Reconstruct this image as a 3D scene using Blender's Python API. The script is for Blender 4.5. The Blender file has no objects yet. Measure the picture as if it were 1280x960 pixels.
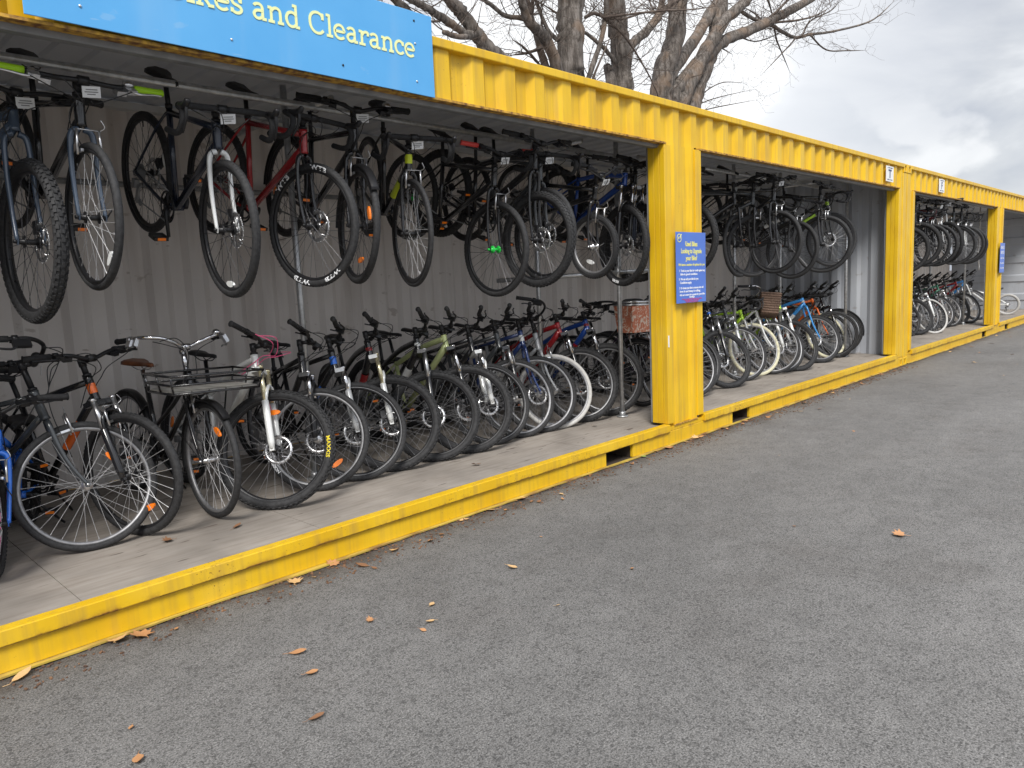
import bpy, math, random
import numpy as np
from math import sin, cos, pi, radians, sqrt, atan2
from mathutils import Matrix, Vector, Euler

sc = bpy.context.scene
C = sc.collection
# ------------------------------------------------------------------ camera
cd = bpy.data.cameras.new('camera')
cam = bpy.data.objects.new('camera', cd)
C.objects.link(cam)
CAM_P = Vector((-5.7213, -3.4072, 1.4494))
cf = Vector((0.71024401, 0.69119909, -0.13340638))
cr = Vector((0.69233761, -0.72015202, -0.04527358))
cu = Vector((0.12736593, 0.06020696, 0.99002679))
M = Matrix.Identity(4)
for i in range(3):
    M[i][0] = cr[i]; M[i][1] = cu[i]; M[i][2] = -cf[i]; M[i][3] = CAM_P[i]
cam.matrix_world = M
cd.sensor_width = 36.0
cd.lens = 921.69 / 1280 * 36
cd.clip_start = 0.05
cd.clip_end = 2000
sc.camera = cam
# ------------------------------------------------------------------ world
SUN_EL, SUN_AZ = radians(46), radians(222)      # azimuth of the direction the light comes from, from +X towards +Y
w = bpy.data.worlds.new('World')
sc.world = w
w.use_nodes = True
nt = w.node_tree
nt.nodes.clear()
def N(nt, t, **k):
    n = nt.nodes.new(t)
    for a, v in k.items():
        setattr(n, a, v)
    return n
def ramp(nt, stops, interp='LINEAR'):
    n = nt.nodes.new('ShaderNodeValToRGB')
    n.color_ramp.interpolation = interp
    e = n.color_ramp.elements
    while len(e) < len(stops):
        e.new(0.5)
    for i, (p, c) in enumerate(stops):
        e[i].position = p
        e[i].color = (c, c, c, 1) if isinstance(c, (int, float)) else tuple(c) + (1,)
    return n
L = nt.links.new
sky = N(nt, 'ShaderNodeTexSky', sky_type='NISHITA')
sky.sun_disc = False
sky.sun_elevation = SUN_EL
sky.sun_rotation = radians(90) - SUN_AZ
tc = N(nt, 'ShaderNodeTexCoord')
mp = N(nt, 'ShaderNodeMapping')
mp.inputs['Scale'].default_value = (1.0, 1.0, 2.6)
mp.inputs['Location'].default_value = (0.35, 0.1, 0.2)
n1 = N(nt, 'ShaderNodeTexNoise'); n1.inputs['Scale'].default_value = 3.1; n1.inputs['Detail'].default_value = 9; n1.inputs['Roughness'].default_value = .52
n1.inputs['Distortion'].default_value = .25
r1 = ramp(nt, [(.36, (3.3, 3.55, 4.05)), (.46, (4.0, 4.2, 4.6)), (.54, (4.8, 4.95, 5.2)), (.64, (6.7, 6.8, 6.9))])
# bright thin cloud round the veiled part of the sky behind the trees
vm = N(nt, 'ShaderNodeVectorMath', operation='DOT_PRODUCT')
gd = Vector((0.80, 0.54, 0.28)).normalized()
vm.inputs[1].default_value = gd
gn = N(nt, 'ShaderNodeMath', operation='MULTIPLY_ADD'); gn.inputs[1].default_value = .05; 
gr = ramp(nt, [(.945, 0.0), (.995, .6), (1.0, 1.0)])
gn.inputs[1].default_value = .035
mx = N(nt, 'ShaderNodeMix', data_type='RGBA'); mx.inputs['B'].default_value = (7.9, 7.95, 8.0, 1)
# cumulus heads low over the roof line
mp2 = N(nt, 'ShaderNodeMapping'); mp2.inputs['Location'].default_value = (.9, .4, .0); mp2.inputs['Scale'].default_value = (1, 1, 1.5)
n2 = N(nt, 'ShaderNodeTexNoise'); n2.inputs['Scale'].default_value = 6.5; n2.inputs['Detail'].default_value = 10; n2.inputs['Roughness'].default_value = .45
r2 = ramp(nt, [(.55, 0.0), (.59, .75), (.72, 1.0)])
sep = N(nt, 'ShaderNodeSeparateXYZ')
rz = ramp(nt, [(.0, .9), (.13, .9), (.22, .0)])
mm = N(nt, 'ShaderNodeMath', operation='MULTIPLY')
mx2 = N(nt, 'ShaderNodeMix', data_type='RGBA'); mx2.inputs['B'].default_value = (6.6, 6.65, 6.75, 1)
mx3 = N(nt, 'ShaderNodeMix', data_type='RGBA'); mx3.inputs[0].default_value = .93
bg = N(nt, 'ShaderNodeBackground'); bg.inputs['Strength'].default_value = .1
wo = N(nt, 'ShaderNodeOutputWorld')
L(tc.outputs['Generated'], mp.inputs[0]); L(mp.outputs[0], n1.inputs['Vector']); L(n1.outputs['Fac'], r1.inputs[0])
L(tc.outputs['Generated'], vm.inputs[0]); L(n1.outputs['Fac'], gn.inputs[0]); L(vm.outputs['Value'], gn.inputs[2]); L(gn.outputs[0], gr.inputs[0])
L(r1.outputs[0], mx.inputs['A']); L(gr.outputs[0], mx.inputs['Factor'])
L(tc.outputs['Generated'], mp2.inputs[0]); L(mp2.outputs[0], n2.inputs['Vector']); L(n2.outputs['Fac'], r2.inputs[0])
L(tc.outputs['Generated'], sep.inputs[0]); L(sep.outputs['Z'], rz.inputs[0]); L(rz.outputs[0], mm.inputs[0]); L(r2.outputs[0], mm.inputs[1])
L(mx.outputs['Result'], mx2.inputs['A']); L(mm.outputs[0], mx2.inputs['Factor'])
zr = ramp(nt, [(.0, 1.0), (.33, 1.0), (.62, 1.9), (1.0, 2.6)])      # overcast dome: the zenith is brighter than the horizon
zr_s = N(nt, 'ShaderNodeMix', data_type='RGBA', blend_type='MULTIPLY'); zr_s.inputs['Factor'].default_value = 1
for e_ in zr.color_ramp.elements: e_.color = tuple(min(c, 2.5) for c in e_.color[:3]) + (1,)
L(sep.outputs['Z'], zr.inputs[0]); L(mx2.outputs['Result'], zr_s.inputs['A']); L(zr.outputs[0], zr_s.inputs['B'])
L(sky.outputs[0], mx3.inputs['A']); L(zr_s.outputs['Result'], mx3.inputs['B'])
L(mx3.outputs['Result'], bg.inputs['Color']); L(bg.outputs[0], wo.inputs[0])
# ------------------------------------------------------------------ sun behind cloud
sd = bpy.data.lights.new('sun', 'SUN')
sd.energy = 2.3
sd.angle = radians(18)
sd.color = (1.0, .965, .91)
so = bpy.data.objects.new('sun', sd)
C.objects.link(so)
sv = Vector((cos(SUN_EL) * cos(SUN_AZ), cos(SUN_EL) * sin(SUN_AZ), sin(SUN_EL)))
so.rotation_euler = sv.to_track_quat('Z', 'Y').to_euler()
so.location = sv * 30
sc.view_settings.view_transform = 'Standard'
sc.view_settings.look = 'None'
sc.view_settings.exposure = 0.6
sc.view_settings.gamma = 1.0

# ------------------------------------------------------------------ materials
MATS = {}
def mat(name, col, rough=.5, metal=0., spec=None, coat=0.):
    if name in MATS: return MATS[name]
    m = bpy.data.materials.new(name); m.use_nodes = True
    b = m.node_tree.nodes['Principled BSDF']
    b.inputs['Base Color'].default_value = tuple(col) + (1,)
    b.inputs['Roughness'].default_value = rough
    b.inputs['Metallic'].default_value = metal
    if spec is not None: b.inputs['Specular IOR Level'].default_value = spec
    if coat: b.inputs['Coat Weight'].default_value = coat; b.inputs['Coat Roughness'].default_value = .12
    MATS[name] = m
    return m
def noisy(name, c1, c2, scale=40, rough=.5, metal=0., stretch=(1, 1, 1), bump=0., lo=.35, hi=.65, detail=6, r2=None):
    """procedural two-tone material on object coordinates"""
    if name in MATS: return MATS[name]
    m = mat(name, c1, rough, metal); nt = m.node_tree; b = nt.nodes['Principled BSDF']; L = nt.links.new
    tc = N(nt, 'ShaderNodeTexCoord'); mp = N(nt, 'ShaderNodeMapping'); mp.inputs['Scale'].default_value = stretch
    no = N(nt, 'ShaderNodeTexNoise'); no.inputs['Scale'].default_value = scale; no.inputs['Detail'].default_value = detail
    rp = ramp(nt, [(lo, c1), (hi, c2)])
    L(tc.outputs['Object'], mp.inputs[0]); L(mp.outputs[0], no.inputs['Vector']); L(no.outputs['Fac'], rp.inputs[0]); L(rp.outputs[0], b.inputs['Base Color'])
    if bump:
        bp = N(nt, 'ShaderNodeBump'); bp.inputs['Strength'].default_value = bump; bp.inputs['Distance'].default_value = .004
        L(no.outputs['Fac'], bp.inputs['Height']); L(bp.outputs[0], b.inputs['Normal'])
    if r2 is not None:
        rr = ramp(nt, [(lo, rough), (hi, r2)]); L(no.outputs['Fac'], rr.inputs[0]); L(rr.outputs[0], b.inputs['Roughness'])
    return m
def yellow(name, rust=.5):
    if name in MATS: return MATS[name]
    m = mat(name, (.78, .5, .012), .42); nt = m.node_tree; b = nt.nodes['Principled BSDF']; L = nt.links.new
    tc = N(nt, 'ShaderNodeTexCoord')
    a = N(nt, 'ShaderNodeTexNoise'); a.inputs['Scale'].default_value = 2.2; a.inputs['Detail'].default_value = 8
    ra = ramp(nt, [(.3, (.66, .385, .007)), (.55, (.75, .47, .012)), (.8, (.76, .50, .045))])
    L(tc.outputs['Object'], a.inputs['Vector']); L(a.outputs['Fac'], ra.inputs[0])
    # vertical grime
    mp = N(nt, 'ShaderNodeMapping'); mp.inputs['Scale'].default_value = (1, 1, .07)
    s = N(nt, 'ShaderNodeTexNoise'); s.inputs['Scale'].default_value = 24; s.inputs['Detail'].default_value = 5
    rs = ramp(nt, [(.47, 0.0), (.74, .50)])
    L(tc.outputs['Object'], mp.inputs[0]); L(mp.outputs[0], s.inputs['Vector']); L(s.outputs['Fac'], rs.inputs[0])
    m1 = N(nt, 'ShaderNodeMix', data_type='RGBA'); m1.inputs['B'].default_value = (.42, .26, .05, 1)
    L(ra.outputs[0], m1.inputs['A']); L(rs.outputs[0], m1.inputs['Factor'])
    # rust chips
    r = N(nt, 'ShaderNodeTexNoise'); r.inputs['Scale'].default_value = 75; r.inputs['Detail'].default_value = 7; r.inputs['Roughness'].default_value = .7
    q = N(nt, 'ShaderNodeTexNoise'); q.inputs['Scale'].default_value = 1.7; q.inputs['Detail'].default_value = 4
    L(tc.outputs['Object'], r.inputs['Vector']); L(tc.outputs['Object'], q.inputs['Vector'])
    ad = N(nt, 'ShaderNodeMath', operation='MULTIPLY_ADD'); ad.inputs[1].default_value = .34
    L(q.outputs['Fac'], ad.inputs[0]); L(r.outputs['Fac'], ad.inputs[2])
    t = .885 - rust * .055
    rr = ramp(nt, [(t, 0.0), (min(1, t + .025), 1.0)])
    L(ad.outputs[0], rr.inputs[0])
    rc = N(nt, 'ShaderNodeTexNoise'); rc.inputs['Scale'].default_value = 90
    rcr = ramp(nt, [(.35, (.07, .03, .012)), (.65, (.28, .10, .03))])
    L(tc.outputs['Object'], rc.inputs['Vector']); L(rc.outputs['Fac'], rcr.inputs[0])
    # rust creeping along the seam between sill and rail
    sp_ = N(nt, 'ShaderNodeSeparateXYZ'); L(tc.outputs['Object'], sp_.inputs[0])
    sm_ = ramp(nt, [(.104, 0.0), (.124, .55), (.131, 1.0), (.139, .3), (.160, 0.0)]); L(sp_.outputs['Z'], sm_.inputs[0])
    sn_ = N(nt, 'ShaderNodeTexNoise'); sn_.inputs['Scale'].default_value = 5.5; sn_.inputs['Detail'].default_value = 9; sn_.inputs['Roughness'].default_value = .75; L(tc.outputs['Object'], sn_.inputs['Vector'])
    sq_ = ramp(nt, [(.47, 0.0), (.60, 1.0)]); L(sn_.outputs['Fac'], sq_.inputs[0])
    sx_ = N(nt, 'ShaderNodeMath', operation='MULTIPLY'); L(sm_.outputs[0], sx_.inputs[0]); L(sq_.outputs[0], sx_.inputs[1])
    mxr = N(nt, 'ShaderNodeMath', operation='MAXIMUM'); L(sx_.outputs[0], mxr.inputs[0]); L(rr.outputs[0], mxr.inputs[1])
    m2 = N(nt, 'ShaderNodeMix', data_type='RGBA')
    L(m1.outputs['Result'], m2.inputs['A']); L(rcr.outputs[0], m2.inputs['B']); L(mxr.outputs[0], m2.inputs['Factor'])
    L(m2.outputs['Result'], b.inputs['Base Color'])
    bp = N(nt, 'ShaderNodeBump'); bp.inputs['Strength'].default_value = .25; bp.inputs['Distance'].default_value = .006
    b2 = N(nt, 'ShaderNodeMath', operation='MULTIPLY_ADD'); b2.inputs[1].default_value = -.5
    L(rr.outputs[0], b2.inputs[0]); L(a.outputs['Fac'], b2.inputs[2]); L(b2.outputs[0], bp.inputs['Height']); L(bp.outputs[0], b.inputs['Normal'])
    return m
YEL = yellow('yellow_paint', .35)
YELR = yellow('yellow_paint_rusty', 1.15)
RUST = noisy('rust_edge', (.16, .07, .03), (.62, .36, .05), 30, .8, bump=.4)
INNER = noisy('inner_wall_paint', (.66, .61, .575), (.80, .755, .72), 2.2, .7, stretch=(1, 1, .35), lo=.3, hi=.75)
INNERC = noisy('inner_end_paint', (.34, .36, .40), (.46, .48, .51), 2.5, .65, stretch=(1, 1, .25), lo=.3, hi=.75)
def scuffs(m, col, k=.55):
    nt = m.node_tree; b = nt.nodes['Principled BSDF']; L = nt.links.new; src = b.inputs['Base Color'].links[0].from_socket; tc = N(nt, 'ShaderNodeTexCoord')
    for (sc_, st, lo, hi, kk) in ((3.2, (1, 1, .12), .52, .72, k), (9, (.6, .6, 1), .66, .70, k), (26, (.25, .25, 1), .70, .73, k * 1.2)):
        mp = N(nt, 'ShaderNodeMapping'); mp.inputs['Scale'].default_value = st; n = N(nt, 'ShaderNodeTexNoise'); n.inputs['Scale'].default_value = sc_; n.inputs['Detail'].default_value = 7
        r = ramp(nt, [(lo, 0.0), (hi, kk)]); x = N(nt, 'ShaderNodeMix', data_type='RGBA'); x.inputs['B'].default_value = col + (1,)
        L(tc.outputs['Object'], mp.inputs[0]); L(mp.outputs[0], n.inputs['Vector']); L(n.outputs['Fac'], r.inputs[0]); L(r.outputs[0], x.inputs['Factor']); L(src, x.inputs['A']); src = x.outputs['Result']
    L(src, b.inputs['Base Color'])
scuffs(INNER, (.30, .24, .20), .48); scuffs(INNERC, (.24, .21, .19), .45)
ROOFI = noisy('ceiling_paint', (.52, .54, .58), (.60, .62, .65), 3.0, .7)
STEELG = noisy('grey_primer_steel', (.16, .165, .17), (.25, .25, .25), 14, .55, lo=.3, hi=.7)
GALV = noisy('galvanised_pipe', (.42, .43, .44), (.60, .61, .62), 30, .38, .75, lo=.35, hi=.65)
DARKM = mat('dark_void_steel', (.05, .035, .025), .9)
RUB = noisy('tyre_rubber', (.015, .015, .016), (.032, .032, .034), 60, .75)
RUBW = noisy('white_tyre_rubber', (.48, .47, .45), (.56, .55, .53), 40, .7)
RUBC = noisy('cream_tyre_rubber', (.58, .55, .38), (.68, .65, .48), 40, .7)
PLB = mat('black_plastic', (.015, .015, .016), .5)
GRIPB = noisy('black_grip_rubber', (.012, .012, .013), (.025, .025, .027), 90, .8)
BLK = mat('black_gloss_paint', (.012, .012, .014), .22, coat=.6)
BLKM = mat('black_satin_metal', (.02, .02, .022), .38, .3)
ALU = noisy('brushed_aluminium', (.62, .62, .63), (.74, .74, .75), 60, .28, .95)
RIMA = noisy('satin_rim_alloy', (.26, .26, .27), (.34, .34, .35), 30, .5, .7)
CHR = mat('chrome', (.8, .8, .82), .12, 1.0)
SPK = mat('stainless_spoke', (.50, .50, .51), .55, .5)
SPKB = mat('black_spoke', (.05, .05, .055), .35, .6)
ORG = mat('orange_reflector', (.95, .22, .01), .2, coat=.5)
WREF = mat('white_reflector', (.82, .83, .82), .2, coat=.5)
TAGM = noisy('price_tag_card', (.74, .75, .76), (.82, .83, .83), 12, .6)
BRN = noisy('brown_leather', (.16, .055, .02), (.26, .09, .035), 30, .45)
SADM = noisy('black_saddle_vinyl', (.014, .014, .015), (.028, .028, .03), 40, .55)

def paint(c, name, rough=.25):
    return mat(name, c, rough, .1, coat=.6)

# ------------------------------------------------------------------ mesh builder
class MB:
    def __init__(s):
        s.v = []; s.f = []; s.sm = []
    def add(s, v, f, smooth=True):
        n = len(s.v); s.v += [tuple(map(float, q)) for q in v]; s.f += [tuple(n + i for i in q) for q in f]; s.sm += [smooth] * len(f)
        return s
    def box(s, x0, x1, y0, y1, z0, z1):
        v = [(x, y, z) for z in (z0, z1) for y in (y0, y1) for x in (x0, x1)]
        return s.add(v, [(0, 2, 3, 1), (4, 5, 7, 6), (0, 1, 5, 4), (2, 6, 7, 3), (0, 4, 6, 2), (1, 3, 7, 5)], False)
    def obox(s, c, ax, hx, hy, hz):
        """box about centre c with axes ax (3 vectors)"""
        c = np.array(c, float); A = [np.array(a, float) / np.linalg.norm(a) for a in ax]
        v = [c + A[0] * i * hx + A[1] * j * hy + A[2] * k * hz for k in (-1, 1) for j in (-1, 1) for i in (-1, 1)]
        return s.add(v, [(0, 2, 3, 1), (4, 5, 7, 6), (0, 1, 5, 4), (2, 6, 7, 3), (0, 4, 6, 2), (1, 3, 7, 5)], False)
    def tube(s, pts, r, n=8, cap=True):
        P = [np.array(p, float) for p in pts]; m = len(P)
        R = [r] * m if isinstance(r, (int, float)) else list(r)
        t0 = P[1] - P[0]; t0 /= np.linalg.norm(t0) + 1e-12
        a = np.array([0, 0, 1.]) if abs(t0[2]) < .9 else np.array([1., 0, 0])
        u = np.cross(t0, a); u /= np.linalg.norm(u)
        V = []
        for i in range(m):
            t = P[min(i + 1, m - 1)] - P[max(i - 1, 0)]; t /= np.linalg.norm(t) + 1e-12
            u = u - t * (u @ t); u /= np.linalg.norm(u) + 1e-12
            w_ = np.cross(t, u)
            for k in range(n):
                q = 2 * pi * k / n
                V.append(P[i] + (u * cos(q) + w_ * sin(q)) * R[i])
        F = [(i * n + k, i * n + (k + 1) % n, (i + 1) * n + (k + 1) % n, (i + 1) * n + k) for i in range(m - 1) for k in range(n)]
        if cap: F += [tuple(range(n))[::-1], tuple((m - 1) * n + k for k in range(n))]
        return s.add(V, F, n > 4)
    def ring(s, prof, n=64, a0=0., a1=2 * pi, c=(0, 0, 0)):
        """revolve a closed profile of (radius, y) about the Y axis"""
        full = abs(a1 - a0 - 2 * pi) < 1e-6; m = len(prof); k = n if full else n + 1
        V = []
        for i in range(k):
            q = a0 + (a1 - a0) * i / n
            for (r, y) in prof: V.append((c[0] + r * cos(q), c[1] + y, c[2] + r * sin(q)))
        F = []
        for i in range(n):
            j = (i + 1) % k
            for a in range(m):
                b = (a + 1) % m
                F.append((i * m + a, i * m + b, j * m + b, j * m + a))
        if not full: F += [tuple(range(m)), tuple(n * m + a for a in range(m))[::-1]]
        return s.add(V, F, True)
    def mesh(s, name):
        me = bpy.data.meshes.new(name); me.from_pydata(s.v, [], s.f)
        me.polygons.foreach_set('use_smooth', s.sm)
        me.update(); return me
def circ(r, n=12, c=(0, 0), sx=1., sy=1.):
    return [(c[0] + r * sx * cos(2 * pi * k / n), c[1] + r * sy * sin(2 * pi * k / n)) for k in range(n)]

def link(name, me, m, parent=None, mw=None, kind=None):
    if isinstance(me, MB): me = me.mesh(name)
    if me is not None and len(me.materials) == 0: me.materials.append(None)
    o = bpy.data.objects.new(name, me); C.objects.link(o)
    if m is not None:
        o.material_slots[0].link = 'OBJECT'; o.material_slots[0].material = m
    if parent is not None: o.parent = parent
    if mw is not None: o.matrix_basis = mw
    if kind: o['kind'] = kind
    return o
def tag(o, label, cat, group=None):
    o['label'] = label; o['category'] = cat
    if group: o['group'] = group
    return o
def empty(name, label, cat, group=None, loc=(0, 0, 0), rot=(0, 0, 0)):
    o = bpy.data.objects.new(name, None); C.objects.link(o); o.empty_display_size = .2
    o.location = loc; o.rotation_euler = rot
    return tag(o, label, cat, group)
def bevel(o, wd=.003, seg=1):
    b = o.modifiers.new('bevel', 'BEVEL'); b.width = wd; b.segments = seg; b.limit_method = 'ANGLE'; b.angle_limit = radians(50)
    return o

# ------------------------------------------------------------------ ground
def asphalt_mat():
    m = mat('asphalt', (.1, .1, .1), .85); nt = m.node_tree; b = nt.nodes['Principled BSDF']; L = nt.links.new
    tc = N(nt, 'ShaderNodeTexCoord')
    def noise(scale, detail=4, rough=.6, stretch=None):
        n = N(nt, 'ShaderNodeTexNoise'); n.inputs['Scale'].default_value = scale; n.inputs['Detail'].default_value = detail; n.inputs['Roughness'].default_value = rough
        if stretch:
            mp = N(nt, 'ShaderNodeMapping'); mp.inputs['Scale'].default_value = stretch; L(tc.outputs['Object'], mp.inputs[0]); L(mp.outputs[0], n.inputs['Vector'])
        else: L(tc.outputs['Object'], n.inputs['Vector'])
        return n
    g = noise(150, 5, .8)
    rg = ramp(nt, [(.37, (.022, .021, .020)), (.45, (.115, .111, .106)), (.54, (.195, .188, .181)), (.66, (.34, .332, .32))])
    L(g.outputs['Fac'], rg.inputs[0])
    vo = N(nt, 'ShaderNodeTexVoronoi'); vo.inputs['Scale'].default_value = 95
    L(tc.outputs['Object'], vo.inputs['Vector'])
    vr = ramp(nt, [(0., .12), (.35, .85), (1., 1.0)]); 
    sepc = N(nt, 'ShaderNodeSeparateColor'); L(vo.outputs['Color'], sepc.inputs[0]); L(sepc.outputs[0], vr.inputs[0])
    mu = N(nt, 'ShaderNodeMix', data_type='RGBA', blend_type='MULTIPLY'); mu.inputs['Factor'].default_value = .55
    L(rg.outputs[0], mu.inputs['A']); L(vr.outputs[0], mu.inputs['B'])
    big = noise(.55, 6, .6); rb = ramp(nt, [(.3, .86), (.5, 1.0), (.75, 1.12)]); L(big.outputs['Fac'], rb.inputs[0])
    mid = noise(7, 5, .6); rm = ramp(nt, [(.3, .86), (.7, 1.12)]); L(mid.outputs['Fac'], rm.inputs[0])
    strp = noise(1.1, 4, .5, (.12, 1, 1)); rst = ramp(nt, [(.35, .9), (.65, 1.08)]); L(strp.outputs['Fac'], rst.inputs[0])
    last = mu.outputs['Result']
    for q in (rb, rm, rst):
        x = N(nt, 'ShaderNodeMix', data_type='RGBA', blend_type='MULTIPLY'); x.inputs['Factor'].default_value = 1
        L(last, x.inputs['A']); L(q.outputs[0], x.inputs['B']); last = x.outputs['Result']
    # damp dirt that gathers along the container edge
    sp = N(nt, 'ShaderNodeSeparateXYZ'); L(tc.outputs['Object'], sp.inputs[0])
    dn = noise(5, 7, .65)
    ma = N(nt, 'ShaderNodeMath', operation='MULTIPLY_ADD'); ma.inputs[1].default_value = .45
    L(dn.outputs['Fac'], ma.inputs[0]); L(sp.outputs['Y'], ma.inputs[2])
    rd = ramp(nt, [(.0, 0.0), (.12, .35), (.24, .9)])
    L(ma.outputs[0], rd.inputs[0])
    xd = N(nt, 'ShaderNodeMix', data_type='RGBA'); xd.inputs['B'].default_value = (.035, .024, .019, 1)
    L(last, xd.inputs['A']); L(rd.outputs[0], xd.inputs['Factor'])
    # broad reddish damp patch
    pn = noise(1.3, 6, .6); rpn = ramp(nt, [(.52, 0.0), (.74, .45)]); L(pn.outputs['Fac'], rpn.inputs[0])
    xp = N(nt, 'ShaderNodeMix', data_type='RGBA', blend_type='MULTIPLY'); xp.inputs['B'].default_value = (.60, .55, .52, 1)
    L(xd.outputs['Result'], xp.inputs['A']); L(rpn.outputs[0], xp.inputs['Factor'])
    L(xp.outputs['Result'], b.inputs['Base Color'])
    bp = N(nt, 'ShaderNodeBump'); bp.inputs['Strength'].default_value = .55; bp.inputs['Distance'].default_value = .004
    L(g.outputs['Fac'], bp.inputs['Height']); L(bp.outputs[0], b.inputs['Normal'])
    return m
gm = MB()
gm.add([(-150, -150, 0), (200, -150, 0), (200, 200, 0), (-150, 200, 0)], [(0, 1, 2, 3)], False)
link('asphalt_ground', gm, asphalt_mat(), kind='structure')

# ------------------------------------------------------------------ containers
PITCH = .286
def corr_profile(a, b, phase, y0, depth, sgn=1):
    """trapezoid profile along a run from a to b; crest (at y0) ends at phase + k*PITCH"""
    pts = []
    k0 = int(math.floor((a - phase) / PITCH)) - 1
    x = phase + k0 * PITCH
    while x < b + PITCH:
        # crest from x-.095..x, slope down to x+.045, valley to x+.135, slope up to x+.191
        pts += [(x - .095, 0.), (x, 0.), (x + .045, depth), (x + .135, depth)]
        x += PITCH
    xs = [p[0] for p in pts]; ys = [p[1] for p in pts]
    out = [(a, float(np.interp(a, xs, ys)))] + [p for p in pts if a < p[0] < b] + [(b, float(np.interp(b, xs, ys)))]
    return [(p[0], y0 + sgn * p[1]) for p in out]
def panel(prof, z0, z1, t=.003, axis='x', back=1):
    """vertical corrugated sheet; profile in plan, extruded in z"""
    m = MB(); n = len(prof)
    P = [(p[0], p[1]) for p in prof]; Q = [(p[0], p[1] + t * back) for p in prof]
    V = []
    for z in (z0, z1):
        for p in P: V.append((p[0], p[1], z))
        for p in Q: V.append((p[0], p[1], z))
    F = []
    for i in range(n - 1):
        F.append((i, i + 1, 2 * n + i + 1, 2 * n + i))
        F.append((n + i + 1, n + i, 3 * n + i, 3 * n + i + 1))
        F.append((i, n + i, n + i + 1, i + 1)); F.append((2 * n + i, 2 * n + i + 1, 3 * n + i + 1, 3 * n + i))
    F += [(0, 2 * n, 3 * n, n), (n - 1, 2 * n - 1, 4 * n - 1, 3 * n - 1)]
    if axis == 'y': V = [(v[1], v[0], v[2]) for v in V]
    return m.add(V, F, False)
H = 2.896
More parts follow.
